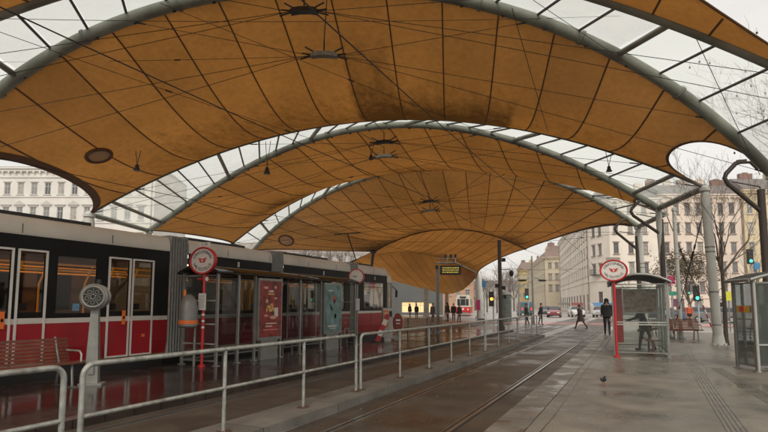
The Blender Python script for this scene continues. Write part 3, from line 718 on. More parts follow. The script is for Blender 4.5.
def tram_module(y0, y1, wins, doors, front=False):
    n = Vector((1, 0, 0)); L_ = y1 - y0
    O = Vector((0, y0 - TY0, 0))
    ops = [(a - y0, c - y0, ZW0, ZW1) for a, c in wins]
    dops = []
    for a, c in doors: dops.append((a - y0 + .045, c - y0 - .045, ZW0 + .03, ZW1 + .02))
    b = MB(); b.mat(m_tblack); wall(b, O, (0, 1, 0), n, L_, ZS1, ZB, ops + dops, .05); b.build('window_band', None, tram)
    b = MB(); b.mat(m_tstripe); b.box(O + Vector((-.02, L_ / 2, (ZS0 + ZS1) / 2)), (.05, L_, ZS1 - ZS0 - .004)); b.build('waist_stripe', None, tram)
    b = MB(); b.vf([O + Vector(v) for v in [(0, 0, ZS0), (0, L_, ZS0), (.0, L_, .62), (0, 0, .62), (-.06, L_, .24), (-.06, 0, .24), (-.4, L_, .2), (-.4, 0, .2)]], [(0, 1, 2, 3), (3, 2, 4, 5), (5, 4, 6, 7)]); b.build('lower_panel', m_tred, tram)
    k = 1.3
    while k < L_ - .4:
        b = MB(); b.box(O + Vector((.003, k, (ZS0 + .62) / 2)), (.006, .012, ZS0 - .64)); b.build('panel_joint', m_tblack, tram)
        b = MB(); b.box(O + Vector((.014, k + .3, ZB + .13)), (.006, .010, .2)); b.build('fairing_joint', m_tblack, tram); k += 2.1
    # rounded roof fairing
    prof = [(0, ZB), (.012, ZB + .03), (.0, ZB + .24), (-.06, ZT - .05), (-.16, ZT), (-.45, ZT + .02)]
    b = MB()
    for (xa, za), (xb, zb) in zip(prof, prof[1:]): b.face([O + Vector((xa, 0, za)), O + Vector((xa, L_, za)), O + Vector((xb, L_, zb)), O + Vector((xb, 0, zb))])
    b.face([O + Vector((x, 0, z)) for x, z in prof] + [O + Vector((-.45, 0, ZB))]); b.face([O + Vector((x, L_, z)) for x, z in prof] + [O + Vector((-.45, L_, ZB))])
    b.build('roof_fairing', m_tgrey, tram, 50)
    b = MB(); b.box(O + Vector((-1.2, L_ / 2, ZT - .1)), (1.5, L_, .2)); b.box(O + Vector((-1.2, L_ * .45, ZT + .06)), (1.3, L_ * .7, .16)); b.build('roof_deck', m_black, tram)
    b = MB(); b.box(O + Vector((-1.2, L_ / 2, .09)), (2.1, L_, .36)); b.build('underframe', m_black, tram)
    # inside: floor, far side, ceiling, lamps, seats, grab rails
    b = MB(); b.box(O + Vector((-1.2, L_ / 2, .3)), (2.3, L_, .08)); b.box(O + Vector((-2.38, L_ / 2, 1.7)), (.06, L_, 2.8)); b.box(O + Vector((-1.2, L_ / 2, ZB - .2)), (2.3, L_, .05)); b.build('interior_shell', m_intw, tram)
    b = MB(); k = 0
    yy = .6
    while yy < L_ - .5: b.box(O + Vector((-2.34, yy, 1.95)), (.03, .9, 1.05)); yy += 1.25
    b.build('far_window', m_tblack, tram)
    b = MB(); b.box(O + Vector((-1.0, L_ / 2, ZB - .235)), (.14, L_ * .9, .02)); b.build('ceiling_lamp', m_lamp, tram)
    b = MB()
    yy = .5
    while yy < L_ - .4:
        for xx in (-.45, -.95, -1.95): b.box(O + Vector((xx, yy, .95)), (.42, .07, .85)); b.box(O + Vector((xx, yy + .22, .68)), (.42, .42, .07))
        yy += .95
    b.build('seats', m_seat, tram)
    b = MB()
    for xx in (-.35, -1.5): b.tube([O + Vector((xx, .1, 2.30)), O + Vector((xx, L_ - .1, 2.30))], .022, 8); b.tube([O + Vector((xx, .1, 2.44)), O + Vector((xx, L_ - .1, 2.44))], .02, 8)
    yy = .35
    while yy < L_ - .2:
        xx = rnd.choice((-.3, -.7, -1.3)); b.tube([O + Vector((xx, yy, .35)), O + Vector((xx, yy, 2.0)), O + Vector((xx + .1, yy + .12, 2.45))], .022, 8); yy += rnd.uniform(.5, .9)
    b.build('grab_rails', m_yell, tram, 60)
    for a, c, e, g in ops:
        b = MB(); b.box(O + Vector((-.03, (a + c) / 2, (e + g) / 2)), (.008, c - a, g - e)); w = b.build('window_pane', m_tramglass, tram)
        b = MB()
        b.box(O + Vector((-.012, (a + c) / 2, g - .24)), (.02, c - a, .018)); b.build('window_bar', m_tblack, w)
        b = MB(); b.box(O + Vector((-.02, (a + c) / 2, e + .13)), (.006, .16, .16)); b.build('sticker', mat('sticker_blue', (.12, .28, .42), .5, 0, .5, 20), w)
    for a, c in doors:
        yc = (a + c) / 2 - y0; w = c - a
        b = MB(); t = .042
        for s in (-1, 1): b.box(O + Vector((.012, yc + s * (w / 2 - t / 2), (ZW1 + .08 + .30) / 2)), (.03, t, ZW1 + .08 - .30))
        b.box(O + Vector((.012, yc, ZW1 + .062)), (.03, w - 2 * t, .04)); b.box(O + Vector((.012, yc, .32)), (.03, w - 2 * t, .04))
        d = b.build('door', m_tframe, tram)
        b = MB(); b.box(O + Vector((.004, yc, (.34 + ZS0) / 2)), (.012, w - 2 * t, ZS0 - .34)); b.build('door_panel', m_tred, d)
        b = MB(); b.box(O + Vector((.010, yc, (ZS0 + ZS1) / 2 + .01)), (.012, w - 2 * t, ZS1 - ZS0)); b.build('door_stripe', m_tstripe, d)
        b = MB(); b.box(O + Vector((-.02, yc, (ZW0 + ZW1) / 2)), (.008, w - .09, ZW1 - ZW0)); b.build('door_glass', m_tramglass, d)
        b = MB(); b.box(O + Vector((.02, yc - w * .28, 1.5)), (.006, .17, .15)); b.mat(m_tblack); b.build('sticker', mat('sticker_blue', (.12, .28, .42), .5), d)
    # small lamps and lettering plate
    b = MB(); b.box(O + Vector((.008, L_ * .55, 2.80)), (.016, .09, .16)); b.build('side_lamp', m_lgrey, tram)
    b = MB(); b.box(O + Vector((.006, L_ * .92, .78)), (.014, .10, .07)); b.build('reflector', m_orange, tram)
y = SY
tram_module(1.0, SY(168), [(SY(56), SY(96)), (3.2, 5.2), (1.2, 2.9)], [(SY(15), SY(45.5)), (SY(-12), SY(11)), (SY(107), SY(129.5)), (SY(131), SY(152.5))])
tram_module(SY(187), SY(271), [(SY(205), SY(233)), (SY(238), SY(266))], [])
tram_module(SY(283), SY(350), [(SY(320), SY(345))], [(SY(287), SY(301)), (SY(302), SY(316))])
tram_module(SY(358), SY(387), [(SY(364), SY(384))], [])
def bellows(a, c):
    b = MB(); n = 7; m_ = mat('bellows_rubber', (.30, .30, .29), .6, 0, .2, 8)
    for k in range(n):
        y0 = a + (c - a) * k / n; w = (c - a) / n
        b.vf([Vector((x, yy - TY0, z)) for x, yy, z in [(-.16, y0, .25), (-.16, y0, 3.4), (.015, y0 + w / 2, 3.4), (.015, y0 + w / 2, .25), (-.16, y0 + w, .25), (-.16, y0 + w, 3.4)]], [(0, 1, 2, 3), (3, 2, 5, 4)])
        b.box((-1.2, y0 + w / 2 - TY0, 3.38), (2.3, w * .7, .06))
    b.box((-1.25, (a + c) / 2 - TY0, 1.8), (2.1, c - a, 3.1)); b.build('bellows', m_, tram)
bellows(SY(168), SY(187)); bellows(SY(271), SY(283)); bellows(SY(350), SY(358))
# rounded driver's end
def nose(y0, L_):
    ny = 8; secs = []
    for i in range(ny + 1):
        t = i / ny; yy = y0 - TY0 + L_ * math.sin(t * math.pi / 2); ins = .75 * (1 - math.cos(t * math.pi / 2)); secs.append((yy, ins))
    def band(z0, z1, m_, name, lean0=0, lean1=0):
        b = MB()
        for (ya, ia), (yb, ib) in zip(secs, secs[1:]):
            for side in (0, 1):
                f = lambda i_, y_, z_, l_: Vector((-i_ if side == 0 else -2.4 + i_, y_ - l_, z_))
                b.face([f(ia, ya, z0, lean0), f(ib, yb, z0, lean0), f(ib, yb, z1, lean1), f(ia, ya, z1, lean1)])
        ya, ia = secs[-1]
        b.face([Vector((-ia, ya - lean0, z0)), Vector((-2.4 + ia, ya - lean0, z0)), Vector((-2.4 + ia, ya - lean1, z1)), Vector((-ia, ya - lean1, z1))])
        return b.build(name, m_, tram, 60)
    band(.25, 1.05, m_tred, 'nose_panel'); band(1.05, 1.13, m_tstripe, 'nose_stripe'); band(1.13, 2.65, m_tramglass, 'windscreen', 0, .12); band(2.65, 3.0, m_tgrey, 'nose_brow', .12, .2)
    b = MB(); 
    for (ya, ia), (yb, ib) in zip(secs, secs[1:]):
        for q0, q1, za, zb in ((0, .12, 3.0, 3.2), (.12, .5, 3.2, 3.36)):
            for side in (0, 1):
                f = lambda i_, y_, z_, l_: Vector((-i_ - l_ if side == 0 else -2.4 + i_ + l_, y_ - l_ - .2, z_))
                b.face([f(ia, ya, za, q0), f(ib, yb, za, q0), f(ib, yb, zb, q1), f(ia, ya, zb, q1)])
    b.box((-1.2, y0 - TY0 + .35, 3.3), (1.4, .9, .1)); b.build('nose_roof', m_tgrey, tram, 60)
    b = MB(); b.box((-.05, y0 - TY0 + .15, 1.9), (.07, .12, 1.5)); b.box((-.25, y0 - TY0 + L_ * .62, 1.9), (.07, .08, 1.5)); b.build('pillar', m_tgrey, tram)
    b = MB(); b.box((-1.2, y0 - TY0 + .1, 1.2), (1.6, .5, .5)); b.box((-1.2, y0 - TY0 - .3, 1.5), (.5, .15, 1.1)); b.build('driver_desk', m_seat, tram)
    b = MB(); b.box((.12, y0 - TY0 + .9, 2.1), (.1, .06, .35)); b.tube([(-.05, y0 - TY0 + .7, 2.5), (.12, y0 - TY0 + .9, 2.3)], .02, 6); b.build('mirror', m_black, tram)
nose(SY(387), 1.7)
for px in (123.5, 2):
    b = MB(); b.box((.03, SY(px) - TY0, 1.24), (.02, .09, .34)); b.build('door_marker', m_orange, tram)
    b = MB(); b.box((.042, SY(px) - TY0, 1.24), (.006, .05, .06)); b.build('marker_label', m_tblack, tram)
b = MB(); yy = SY(376) - TY0
b.tube([(-1.2, yy - .9, 3.45), (-1.2, yy + .2, 3.75)], .04, 6); b.tube([(-1.2, yy + .2, 3.75), (-1.2, yy - .7, 4.95)], .03, 6); b.tube([(-1.9, yy - .7, 4.96), (-.5, yy - .7, 4.96)], .03, 6); b.box((-1.2, yy, 3.45), (1.0, 1.6, .12)); b.build('pantograph', m_black, tram)

# ------------------------------------------------------------------ signs, clock, pedestal
m_face = mat('sign_white', (.66, .63, .58), .45, 0, .08, 6)
m_letters = mat('sign_letters', (.05, .045, .042), .6)
m_redrim = mat('sign_red', (.50, .02, .025), .35)
def stop_sign(loc, label, rx=.40, ry=.32, zc=2.5, rz=0, extra=False):
    o = thing('stop_sign', label, 'tram stop sign', loc, rz, 'oval tram stop signs')
    b = MB(); b.tube([(0, 0, 0), (0, 0, zc - ry)], .038, 12)
    b.tube([(0, 0, 0), (0, 0, .05)], .09, 12); b.build('pole', m_redrim, o, 50)
    M = face_mat((0, -.05, zc), 0)
    b = MB(); n = 48; rim = []
    R1 = [(rx * math.cos(2 * math.pi * k / n), ry * math.sin(2 * math.pi * k / n)) for k in range(n)]
    b.prism(R1, Matrix(M) @ Matrix.Translation((0, 0, -.04)), .07); b.tube([M @ Vector((x * .97, y_ * .97, .035)) for x, y_ in R1 + R1[:1]], .022, 6, False); pl = b.build('sign_board', m_redrim, o, 40)
    b = MB(); b.disc((0, 0), rx * .88, ry * .88, M, 40, .034); b.build('sign_face', m_face, pl)
    b = MB(); b.disc((0, 0), rx * .88, ry * .88, M, 40, -.044); b.build('sign_face', m_face, pl)
    for txt, top in (('STRASSENBAHN', True), ('HALTESTELLE', False)):
        b = MB()
        span = math.radians(138 if top else 125); nl = len(txt)
        for i, ch in enumerate(txt):
            f = (i / (nl - 1) - .5) * span; a = (math.pi / 2 - f) if top else (-math.pi / 2 + f)
            cx, cy = rx * .68 * math.cos(a), ry * .66 * math.sin(a)
            rot = a - math.pi / 2 if top else a + math.pi / 2
            text_into(b, ch, .112 * rx / .40, M @ Matrix.Translation((cx, cy, .037)) @ Matrix.Rotation(rot, 4, 'Z'), .002)
        b.build('sign_lettering', m_letters, pl)
    b = MB()   # winged wheel emblem: a red wheel with swept bars on both sides
    e = rx * .30; EM = M @ Matrix.Translation((0, 0, .035)); b.mat(m_redrim)
    b.prism([(e * .42 * math.cos(2 * math.pi * k / 20), e * .42 * math.sin(2 * math.pi * k / 20)) for k in range(20)], EM, .004)
    for s in (-1, 1):
        for j, (xo, yo) in enumerate(((1.15, .42), (1.0, .10), (.8, -.2))):
            q_ = [(.30, yo - .26), (xo, yo + .02), (xo - .12, yo + .20), (.30, yo)]
            q_ = [(s * e * x, e * y_) for x, y_ in q_]; b.prism(q_ if s > 0 else q_[::-1], EM, .003)
    b.mat(m_face); b.prism([(e * .22 * math.cos(2 * math.pi * k / 16), e * .22 * math.sin(2 * math.pi * k / 16)) for k in range(16)], EM @ Matrix.Translation((0, 0, .004)), .003)
    b.build('emblem', None, pl)
    if extra:
        b = MB(); b.box((.03, -.05, zc + ry + .07), (.34, .025, .11)); pp = b.build('line_plate', m_face, o)
        b = MB(); text_into(b, '6  18', .09, face_mat((.03, -.066, zc + ry + .07), 0), .001); b.build('line_numbers', m_letters, pp)
        b = MB(); b.box((.02, -.07, 1.62), (.22, .03, .42)); pp = b.build('timetable', m_white, o)
        b = MB()
        for k in range(9): b.box((.02, -.088, 1.78 - k * .038), (.17, .004, .009))
        b.build('timetable_lines', m_grey, pp)
        b = MB(); b.tube([(-.2, 0, zc - ry - .12), (.15, 0, zc - ry - .12)], .028, 8); b.disc((.13, 0), .075, .075, face_mat((0, -.04, zc - ry - .12), 0), 24, 0.0); b.build('request_light', m_redrim, o, 50)
        b = MB(); b.disc((.13, 0), .055, .055, face_mat((0, -.045, zc - ry - .12), 0), 24, 0.004); b.build('light_lens', m_white, o)
        b = MB()
        for k in range(4): b.mat(m_white); b.tube([(0, 0, .95 + k * .16), (0, 0, 1.0 + k * .16)], .041, 12)
        b.build('pole_bands', None, o, 50)
    return o
stop_sign((-9.95, 10.55, 0), 'oval red rimmed stop sign before the tram bellows, with a timetable on its pole', .42, .345, 2.66, 0, True)
stop_sign((-.57, 17.55, 0), 'oval red rimmed stop sign on a red pole beside the glass shelter at the right', .385, .315, 2.56, .06)
def clock(loc, label):
    o = thing('platform_clock', label, 'clock', loc, math.radians(18)); zc = 2.62
    b = MB(); b.tube([(0, 0, 0), (0, 0, zc - .28)], .045, 12); b.tube([(0, 0, 0), (0, 0, .06)], .1, 12); b.build('pole', m_grey, o, 50)
    M = face_mat((0, -.06, zc), 0); R1 = [(.30 * math.cos(2 * math.pi * k / 40), .30 * math.sin(2 * math.pi * k / 40)) for k in range(40)]
    b = MB(); b.prism(R1, M @ Matrix.Translation((0, 0, -.06)), .12); b.build('clock_case', m_redrim, o, 40)
    b = MB(); b.disc((0, 0), .255, .255, M, 40, .066); f = b.build('clock_face', m_face, o)
    b = MB()
    for k in range(12):
        a = k * math.pi / 6; b.prism([(-.006, .2), (.006, .2), (.006, .235), (-.006, .235)], M @ Matrix.Rotation(a, 4, 'Z') @ Matrix.Translation((0, 0, .067)), .004)
    b.build('hour_marks', m_letters, f)
    b = MB(); b.prism([(-.009, -.03), (.009, -.03), (.006, .2), (-.006, .2)], M @ Matrix.Rotation(math.radians(98), 4, 'Z') @ Matrix.Translation((0, 0, .075)), .004)
    b.prism([(-.012, -.03), (.012, -.03), (.009, .13), (-.009, .13)], M @ Matrix.Rotation(math.radians(70), 4, 'Z') @ Matrix.Translation((0, 0, .08)), .004); b.build('hands', m_letters, f)
    b = MB(); b.box((.02, -.06, 1.55), (.2, .03, .45)); b.build('timetable', m_white, o)
clock((-9.75, 18.5, 0), 'round clock with a red rim before the tram at the far shelter end')
# grey pedestal with a round drum on top
m_pedg = mat('pedestal_grey', (.27, .27, .245), .45, .3, .2, 6, dirt=.4, dirtcol=(.1, .1, .09))
ped = thing('drum_pedestal', 'grey tapered pedestal with a round spoked drum on top beside the wooden bench', 'pedestal', (-9.65, 7.30, 0), math.radians(38))
b = MB(); b.vf([(-.125, -.09, 0), (.125, -.09, 0), (.125, .09, 0), (-.125, .09, 0), (-.065, -.06, 1.5), (.065, -.06, 1.5), (.065, .06, 1.5), (-.065, .06, 1.5)], [(0, 1, 5, 4), (1, 2, 6, 5), (2, 3, 7, 6), (3, 0, 4, 7), (4, 5, 6, 7)]); b.box((0, 0, .02), (.42, .32, .04)); b.box((0, -.11, .32), (.10, .02, .22)); b.build('pedestal_post', m_pedg, ped)
M = face_mat((0, .16, 1.70), 0)
b = MB(); n = 36
b.tube([M @ Vector((0, 0, z)) for z in (-.02, .0, .05, .08, .11, .26, .28, .33, .36)], [.18, .235, .245, .215, .21, .21, .25, .255, .22], 36); dr = b.build('drum', m_pedg, ped, 30)
b = MB(); b.disc((0, 0),   .17, .17, M, 32, .366); b.build('dial', m_black, dr)
b = MB(); b.tube([M @ Vector((  .198 * math.cos(2 * math.pi * k / 32), .198 * math.sin(2 * math.pi * k / 32),   .355)) for k in range(33)], .028, 8, False)
b.tube([M @ Vector((.045 * math.cos(2 * math.pi * k / 16), .045 * math.sin(2 * math.pi * k / 16), .375)) for k in range(17)], .012, 6, False)
for k in range(5):
    a = k * math.pi / 2.5 + .3; b.tube([M @ Vector((.045 * math.cos(a), .045 * math.sin(a), .372)), M @ Vector((.17 * math.cos(a), .17 * math.sin(a), .372))], .008, 6)
    a += .63; b.tube([M @ Vector((.11 * math.cos(a) + .035 * math.cos(q), .11 * math.sin(a) + .035 * math.sin(q), .372)) for q in [2 * math.pi * w / 10 for w in range(11)]], .007, 5, False)
b.build('spokes', m_pedg, dr, 50)
b = MB(); b.box((0, .14, 2.0), (.07, .07, .1)); b.build('top_lug', m_black, ped)

# ------------------------------------------------------------------ benches
def slat_bench(name, label, loc, rz, L_, wood, group, arms=True):
    """seat faces local -Y"""
    o = thing(name, label, 'bench', loc, rz, group)
    b = MB(); n = 7
    for k in range(n):
        t = k / (n - 1); b.box((0, .30 + .11 * t, .47 + .40 * t), (L_, .022, .05))
    b.build('backrest', wood, o)
    b = MB()
    for k in range(6): b.box((0, -.20 + k * .082, .43 + (.02 if k == 0 else 0)), (L_, .062, .03))
    b.build('seat', wood, o)
    for s in (-1, 1):
        x = s * (L_ / 2 - .22)
        b = MB(); b.tube([(x, -.2, 0), (x, -.16, .4), (x, .24, .41)], .026, 8); b.tube([(x, .33, 0), (x, .25, .41), (x, .36, .68), (x, .44, .92)], .026, 8); b.box((x, -.2, .01), (.1, .12, .02)); b.box((x, .33, .01), (.1, .12, .02)); b.build('leg', m_galvd, o, 50)
        if arms:
            b = MB(); xx = s * (L_ / 2 - .06); pts = [(xx, -.18, .44), (xx, -.18, .60), (xx, -.13, .655), (xx, -.05, .66), (xx, .30, .66)]; b.tube(pts, .02, 8); b.build('armrest', m_galv, o, 50)
    return o
slat_bench('park_bench', 'wet reddish slatted wooden bench in the left foreground before the tram', (-9.95, 5.85, 0), math.radians(86), 2.6, m_slat, 'slatted benches')
slat_bench('park_bench', 'brown slatted bench behind the glass shelter near the right column', (1.95, 27.2, 0), math.radians(15), 1.25, m_slat, 'slatted benches')
slat_bench('park_bench', 'brown slatted bench partly hidden by the edge of the right shelter', (.95, 27.6, 0), math.radians(-20), 1.0, m_slat, 'slatted benches')
slat_bench('park_bench', 'pale wooden bench seen from behind beyond the tram front', tuple(G(417, 26.5)), YAW + math.pi, 1.35, m_slatpale, 'slatted benches', False)
slat_bench('park_bench', 'second pale wooden bench, nearer to the display post', tuple(G(434.5, 29.5)), YAW + math.pi, .8, m_slatpale, 'slatted benches', False)
slat_bench('park_bench', 'dark slatted bench end at the left of the glass kiosk', (3.55, 21.4, 0), math.radians(60), 1.3, m_slat, 'slatted benches', False)
# small boxes beyond the tram front
o = thing('ticket_machine', 'grey ticket machine with an orange panel at the tram front', 'ticket machine', (-9.7, 21.2, 0), math.radians(35))
b = MB(); b.box((0, 0, .78), (.42, .34, 1.24)); b.box((0, 0, .08), (.3, .25, .16)); b.build('cabinet', m_lgrey, o)
b = MB(); b.box((-.08, -.175, .95), (.2, .02, .7)); pp = b.build('orange_panel', m_orange, o)
b = MB(); b.box((.12, -.178, 1.15), (.13, .02, .24)); b.build('screen', m_black, o)
b = MB(); b.disc((-.08, .2), .06, .06, face_mat((0, -.19, .95), 0)); b.disc((-.08, -.12), .06, .06, face_mat((0, -.19, .95), 0)); b.build('panel_mark', m_white, pp)
o = thing('barrier_board', 'slanting red and white striped board leaning before the tram front', 'barrier', (-9.75, 20.3, 0), math.radians(35))
b = MB()
for k in range(5):
    b.mat(m_red if k % 2 == 0 else m_white); M = Matrix.Rotation(math.radians(22), 4, 'Y'); b.box((0, 0, .16 + k * .24), (.2, .04, .24), M)
b.build('striped_board', None, o)
b = MB(); b.tube([(0, .03, 0), (.0, .03, .5)], .03, 8); b.box((0, .03, .02), (.4, .3, .04)); b.build('stand', m_black, o)
o = thing('advert_stand', 'rounded red advertising stand at the end of the pale bench', 'advertising stand', (-9.55, 22.0, 0), math.radians(35))
b = MB(); b.prism([(.22 * math.cos(a), .42 * math.sin(a)) for a in [2 * math.pi * k / 24 for k in range(24)]], face_mat((0, .03, .75), 0), .08); b.build('board', mat('stand_red', (.22, .03, .025), .6, 0, .3, 8), o, 40)
b = MB(); b.box((0, -.01, .2), (.06, .06, .4)); b.box((0, 0, .02), (.4, .3, .04)); b.build('foot', m_grey, o)
b = MB(); b.prism([(-.1, -.02), (.1, -.02), (.1, .05), (-.1, .05)], face_mat((0, -.05, .85), 0), .01); b.prism([(-.08, -.1), (.08, -.1), (.08, -.06), (-.08, -.06)], face_mat((0, -.05, .8), 0), .01); b.build('board_print', m_white, o)

# ------------------------------------------------------------------ litter bin
m_pedg2 = mat('bin_grey', (.20, .20, .185), .45, .3, .2, 6)
def bin_(loc, label):
    o = thing('litter_bin', label, 'litter bin', loc, 0)
    b = MB(); b.tube([(0, 0, .98), (0, 0, 1.02), (0, 0, 1.45), (0, 0, 1.62), (0, 0, 1.76), (0, 0, 1.80)], [.20, .235, .225, .19, .12, .04], 20); b.build('bin_body', m_pedg2, o, 40)
    b = MB(); b.tube([(0, 0, 1.07), (0, 0, 1.16)], .24, 20); b.build('orange_band', m_orange, o, 40)
    b = MB(); b.tube([(-.14, 0, 1.66), (-.14, 0, 1.92)], [.045, .03], 10); b.build('ashtray', m_orange, o, 40)
    b = MB(); b.tube([(.0, .24, 0), (.0, .24, 1.5)], .035, 10); b.box((0, .2, 1.3), (.1, .1, .06)); b.build('post', m_grey, o, 40)
bin_((-10.15, 10.25, 0), 'silver rounded litter bin with an orange band beside the stop sign')

# ------------------------------------------------------------------ glass shelters
def barrel(b, W, L_, z, rise, m1, t=.04, over=.12):
    n = 14; pts = []
    for k in range(n + 1):
        a = -1 + 2 * k / n; pts.append((a * (W / 2 + over), z + rise * (1 - a * a)))
    y0, y1 = -over, L_ + over
    for (xa, za), (xb, zb) in zip(pts, pts[1:]):
        b.vf([Vector(v) for v in [(xa, y0, za), (xb, y0, zb), (xb, y1, zb), (xa, y1, za), (xa, y0, za + t), (xb, y0, zb + t), (xb, y1, zb + t), (xa, y1, za + t)]], [(0, 1, 2, 3), (4, 7, 6, 5), (0, 4, 5, 1), (2, 6, 7, 3)])
m_shroof = mat('shelter_roof', (.022, .020, .018), .6, 0, .2, 2, spec=.2)
m_roofdark = glass('dark_roof_glass', (.30, .28, .25), .6)
m_frame = mat('shelter_frame', (.27, .27, .25), .4, .5, .15, 5)
def shelter(label, loc, rz, W, L_, z, rise, posts, end_rails=(.55, 1.05, 1.35), sides=(1, 1), open_x=0, group='glass stop shelters', gl=None, back=None, rm=None, er=.04, em=None):
    """W across (local X centred), L_ along local Y; end panes at y=0 and y=L_"""
    o = thing('stop_shelter', label, 'shelter', loc, rz, group)
    b = MB(); barrel(b, W, L_, z, rise, None); b.build('roof', rm or m_shroof, o, 40)
    b = MB()
    n = 14
    for yy in (-.125, L_ + .125): b.tube([Vector(((-1 + 2 * k / n) * (W / 2 + .12), yy, z + rise * (1 - (-1 + 2 * k / n) ** 2))) for k in range(n + 1)], er, 8)
    for s in (-1, 1): b.tube([(s * (W / 2 + .12), -.12, z), (s * (W / 2 + .12), L_ + .12, z)], er, 8)
    b.build('roof_edge', em or m_frame, o, 50)
    for s in (-1, 1):
        for yy in (back if back and s < 0 else posts):
            b = MB(); b.box((s * W / 2, yy, z / 2), (.06, .06, z)); b.box((s * W / 2, yy, .01), (.14, .14, .02)); b.build('post', m_frame, o)
    def pane(p0, p1, za, zb):
        p0 = Vector(p0); p1 = Vector(p1); b = MB(); u = (p1 - p0).normalized() * .035
        nn = Vector((-u.y, u.x, 0)).normalized() * .004
        q = [p0 + u, p1 - u]
        b.vf([Vector((*v.xy, zz)) + s * nn for zz in (za, zb) for v in q for s in (-1, 1)], [(0, 2, 6, 4), (1, 3, 7, 5)][:1]); w = b.build('glass_panel', gl or m_glass, o)
        b = MB(); 
        for zz in (za, zb):
            b = MB(); c = (p0 + p1) / 2; a = math.atan2((p1 - p0).y, (p1 - p0).x); b.box((c.x, c.y, zz), ((p1 - p0).length - .06, .035, .035), rz=a); b.build('panel_rail', m_frame, w)
    for yy in (0, L_):
        if yy == 0 or True:
            pane((-W / 2, yy, 0), (W / 2, yy, 0), .12, z - .06)
            for zz in end_rails: b = MB(); b.box((0, yy - .02, zz), (W - .08, .03, .035)); b.build('rail', m_lgrey, o)
    for s in (-1, 1):
        if open_x == s: continue
        pp_ = back if back and s < 0 else posts
        for ya, yb in zip(pp_, pp_[1:]): pane((s * W / 2, ya, 0), (s * W / 2, yb, 0), .12, z - .06)
    return o
o = shelter('glass tram stop shelter with a curved dark roof beside the oval sign at the right', (.10, 18.05, 0), .04, 1.46, 3.4, 2.22, .24, (0, 1.13, 2.27, 3.4), (.95, 1.02), open_x=-1)
b = MB(); b.box((.35, 1.7, .46), (.42, 2.6, .04)); b.box((.35, .6, .23), (.06, .3, .44)); b.box((.35, 2.8, .23), (.06, .3, .44)); b.build('seat', m_slat, o)
b = MB(); b.box((.07, 1.3, 1.66), (1.02, .04, .78)); fr = b.build('notice_case', m_lgrey, o)
b = MB(); b.box((.07, 1.272, 1.66), (.94, .01, .70)); b.build('map', mat('map_print', (.34, .22, .15), .5, 0, .8, 9), fr)
b = MB()
for k in range(26): b.box((.07 + rnd.uniform(-.42, .42), 1.264, 1.66 + rnd.uniform(-.3, .3)), (rnd.uniform(.03, .2), .004, rnd.uniform(.01, .05)))
b.build('map_lines', mat('map_ink', (.42, .36, .3), .5, 0, .5, 15), fr)
b = MB(); b.box((-.58, 1.3, 1.2), (.26, .05, 1.75)); b.build('red_panel', m_red, o)
o = shelter('glass kiosk like shelter cut by the right edge of the picture', (3.61, 15.54, 0), math.radians(20.7), 2.4, .80, 2.12, .22, (0, .8), (.62,), open_x=0, gl=m_boothglass)
b = MB(); b.box((-1.215, .40, 1.44), (.02, .50, .16)); p1 = b.build('notice', mat('sign_yellow', (.62, .36, .03), .5), o)
b = MB(); b.box((-1.23, .44, 1.44), (.006, .17, .13)); b.build('notice_mark', m_redrim, p1)
b = MB(); b.box((-.55, .5, 1.15), (.30, .3, .8)); b.box((-.2, .4, .62), (1.9, .5, .05)); b.build('service_box', m_lgrey, o)
b = MB(); b.box((-.85, .55, 1.15), (.25, .02, .35)); b.build('poster', m_white, o)
b = MB(); b.tube([(-1.2, -.05, 0), (-1.2, -.05, 2.14)], .035, 10); b.build('front_pole', m_lgrey, o, 50)
# long shelter before the tram
ys = [SY2 for SY2 in (10.75, 11.55, 12.25, 13.45, 14.5, 15.75, 17.1, 18.2)]
o = shelter('long glass shelter with two lit posters between the tram and the handrail', (-10.25, 10.75, 0), 0, 1.15, 7.45, 2.36, .18, tuple(y_ - 10.75 for y_ in ys), (.55, 1.05, 1.65), open_x=1, back=(0, 3.7, 7.45), rm=m_roofdark, er=.022, em=m_black)
def poster_box(yc, w, base, inkset, nm, lab=None):
    b = MB(); b.box((.60, yc - 10.75, 1.42), (.14, w, 1.75)); b.box((.60, yc - 10.75, .27), (.1, w * .7, .56)); c = b.build('poster_case', m_grey, o)
    b = MB(); b.box((.675, yc - 10.75, 1.43), (.012, w - .12, 1.60)); b.build('poster', base, c)
    b = MB(); fM = face_mat((.684, yc - 10.75, 1.43), math.pi / 2)
    for m_, shapes in inkset:
        b.mat(m_)
        for sh in shapes: b.prism(sh, fM, .003)
    b.build('poster_print', None, c)
def ell(cx, cy, rx, ry, n=14): return [(cx + rx * math.cos(2 * math.pi * k / n), cy + ry * math.sin(2 * math.pi * k / n)) for k in range(n)]
def rect(x, y_, w, h): return [(x - w / 2, y_ - h / 2), (x + w / 2, y_ - h / 2), (x + w / 2, y_ + h / 2), (x - w / 2, y_ + h / 2)]
p_red = mat('poster_red', (.22, .022, .016), .5, 0, .9, 5)
p_teal = mat('poster_teal', (.12, .22, .215), .5, 0, .6, 4)
p_y = mat('print_gold', (.6, .38, .12), .5); p_w = mat('print_white', (.6, .55, .5), .5); p_d = mat('print_dark', (.05, .07, .08), .5); p_r = mat('print_red', (.45, .06, .04), .5); p_p = mat('print_pink', (.6, .3, .25), .5); p_gn = mat('print_green', (.12, .22, .2), .5)
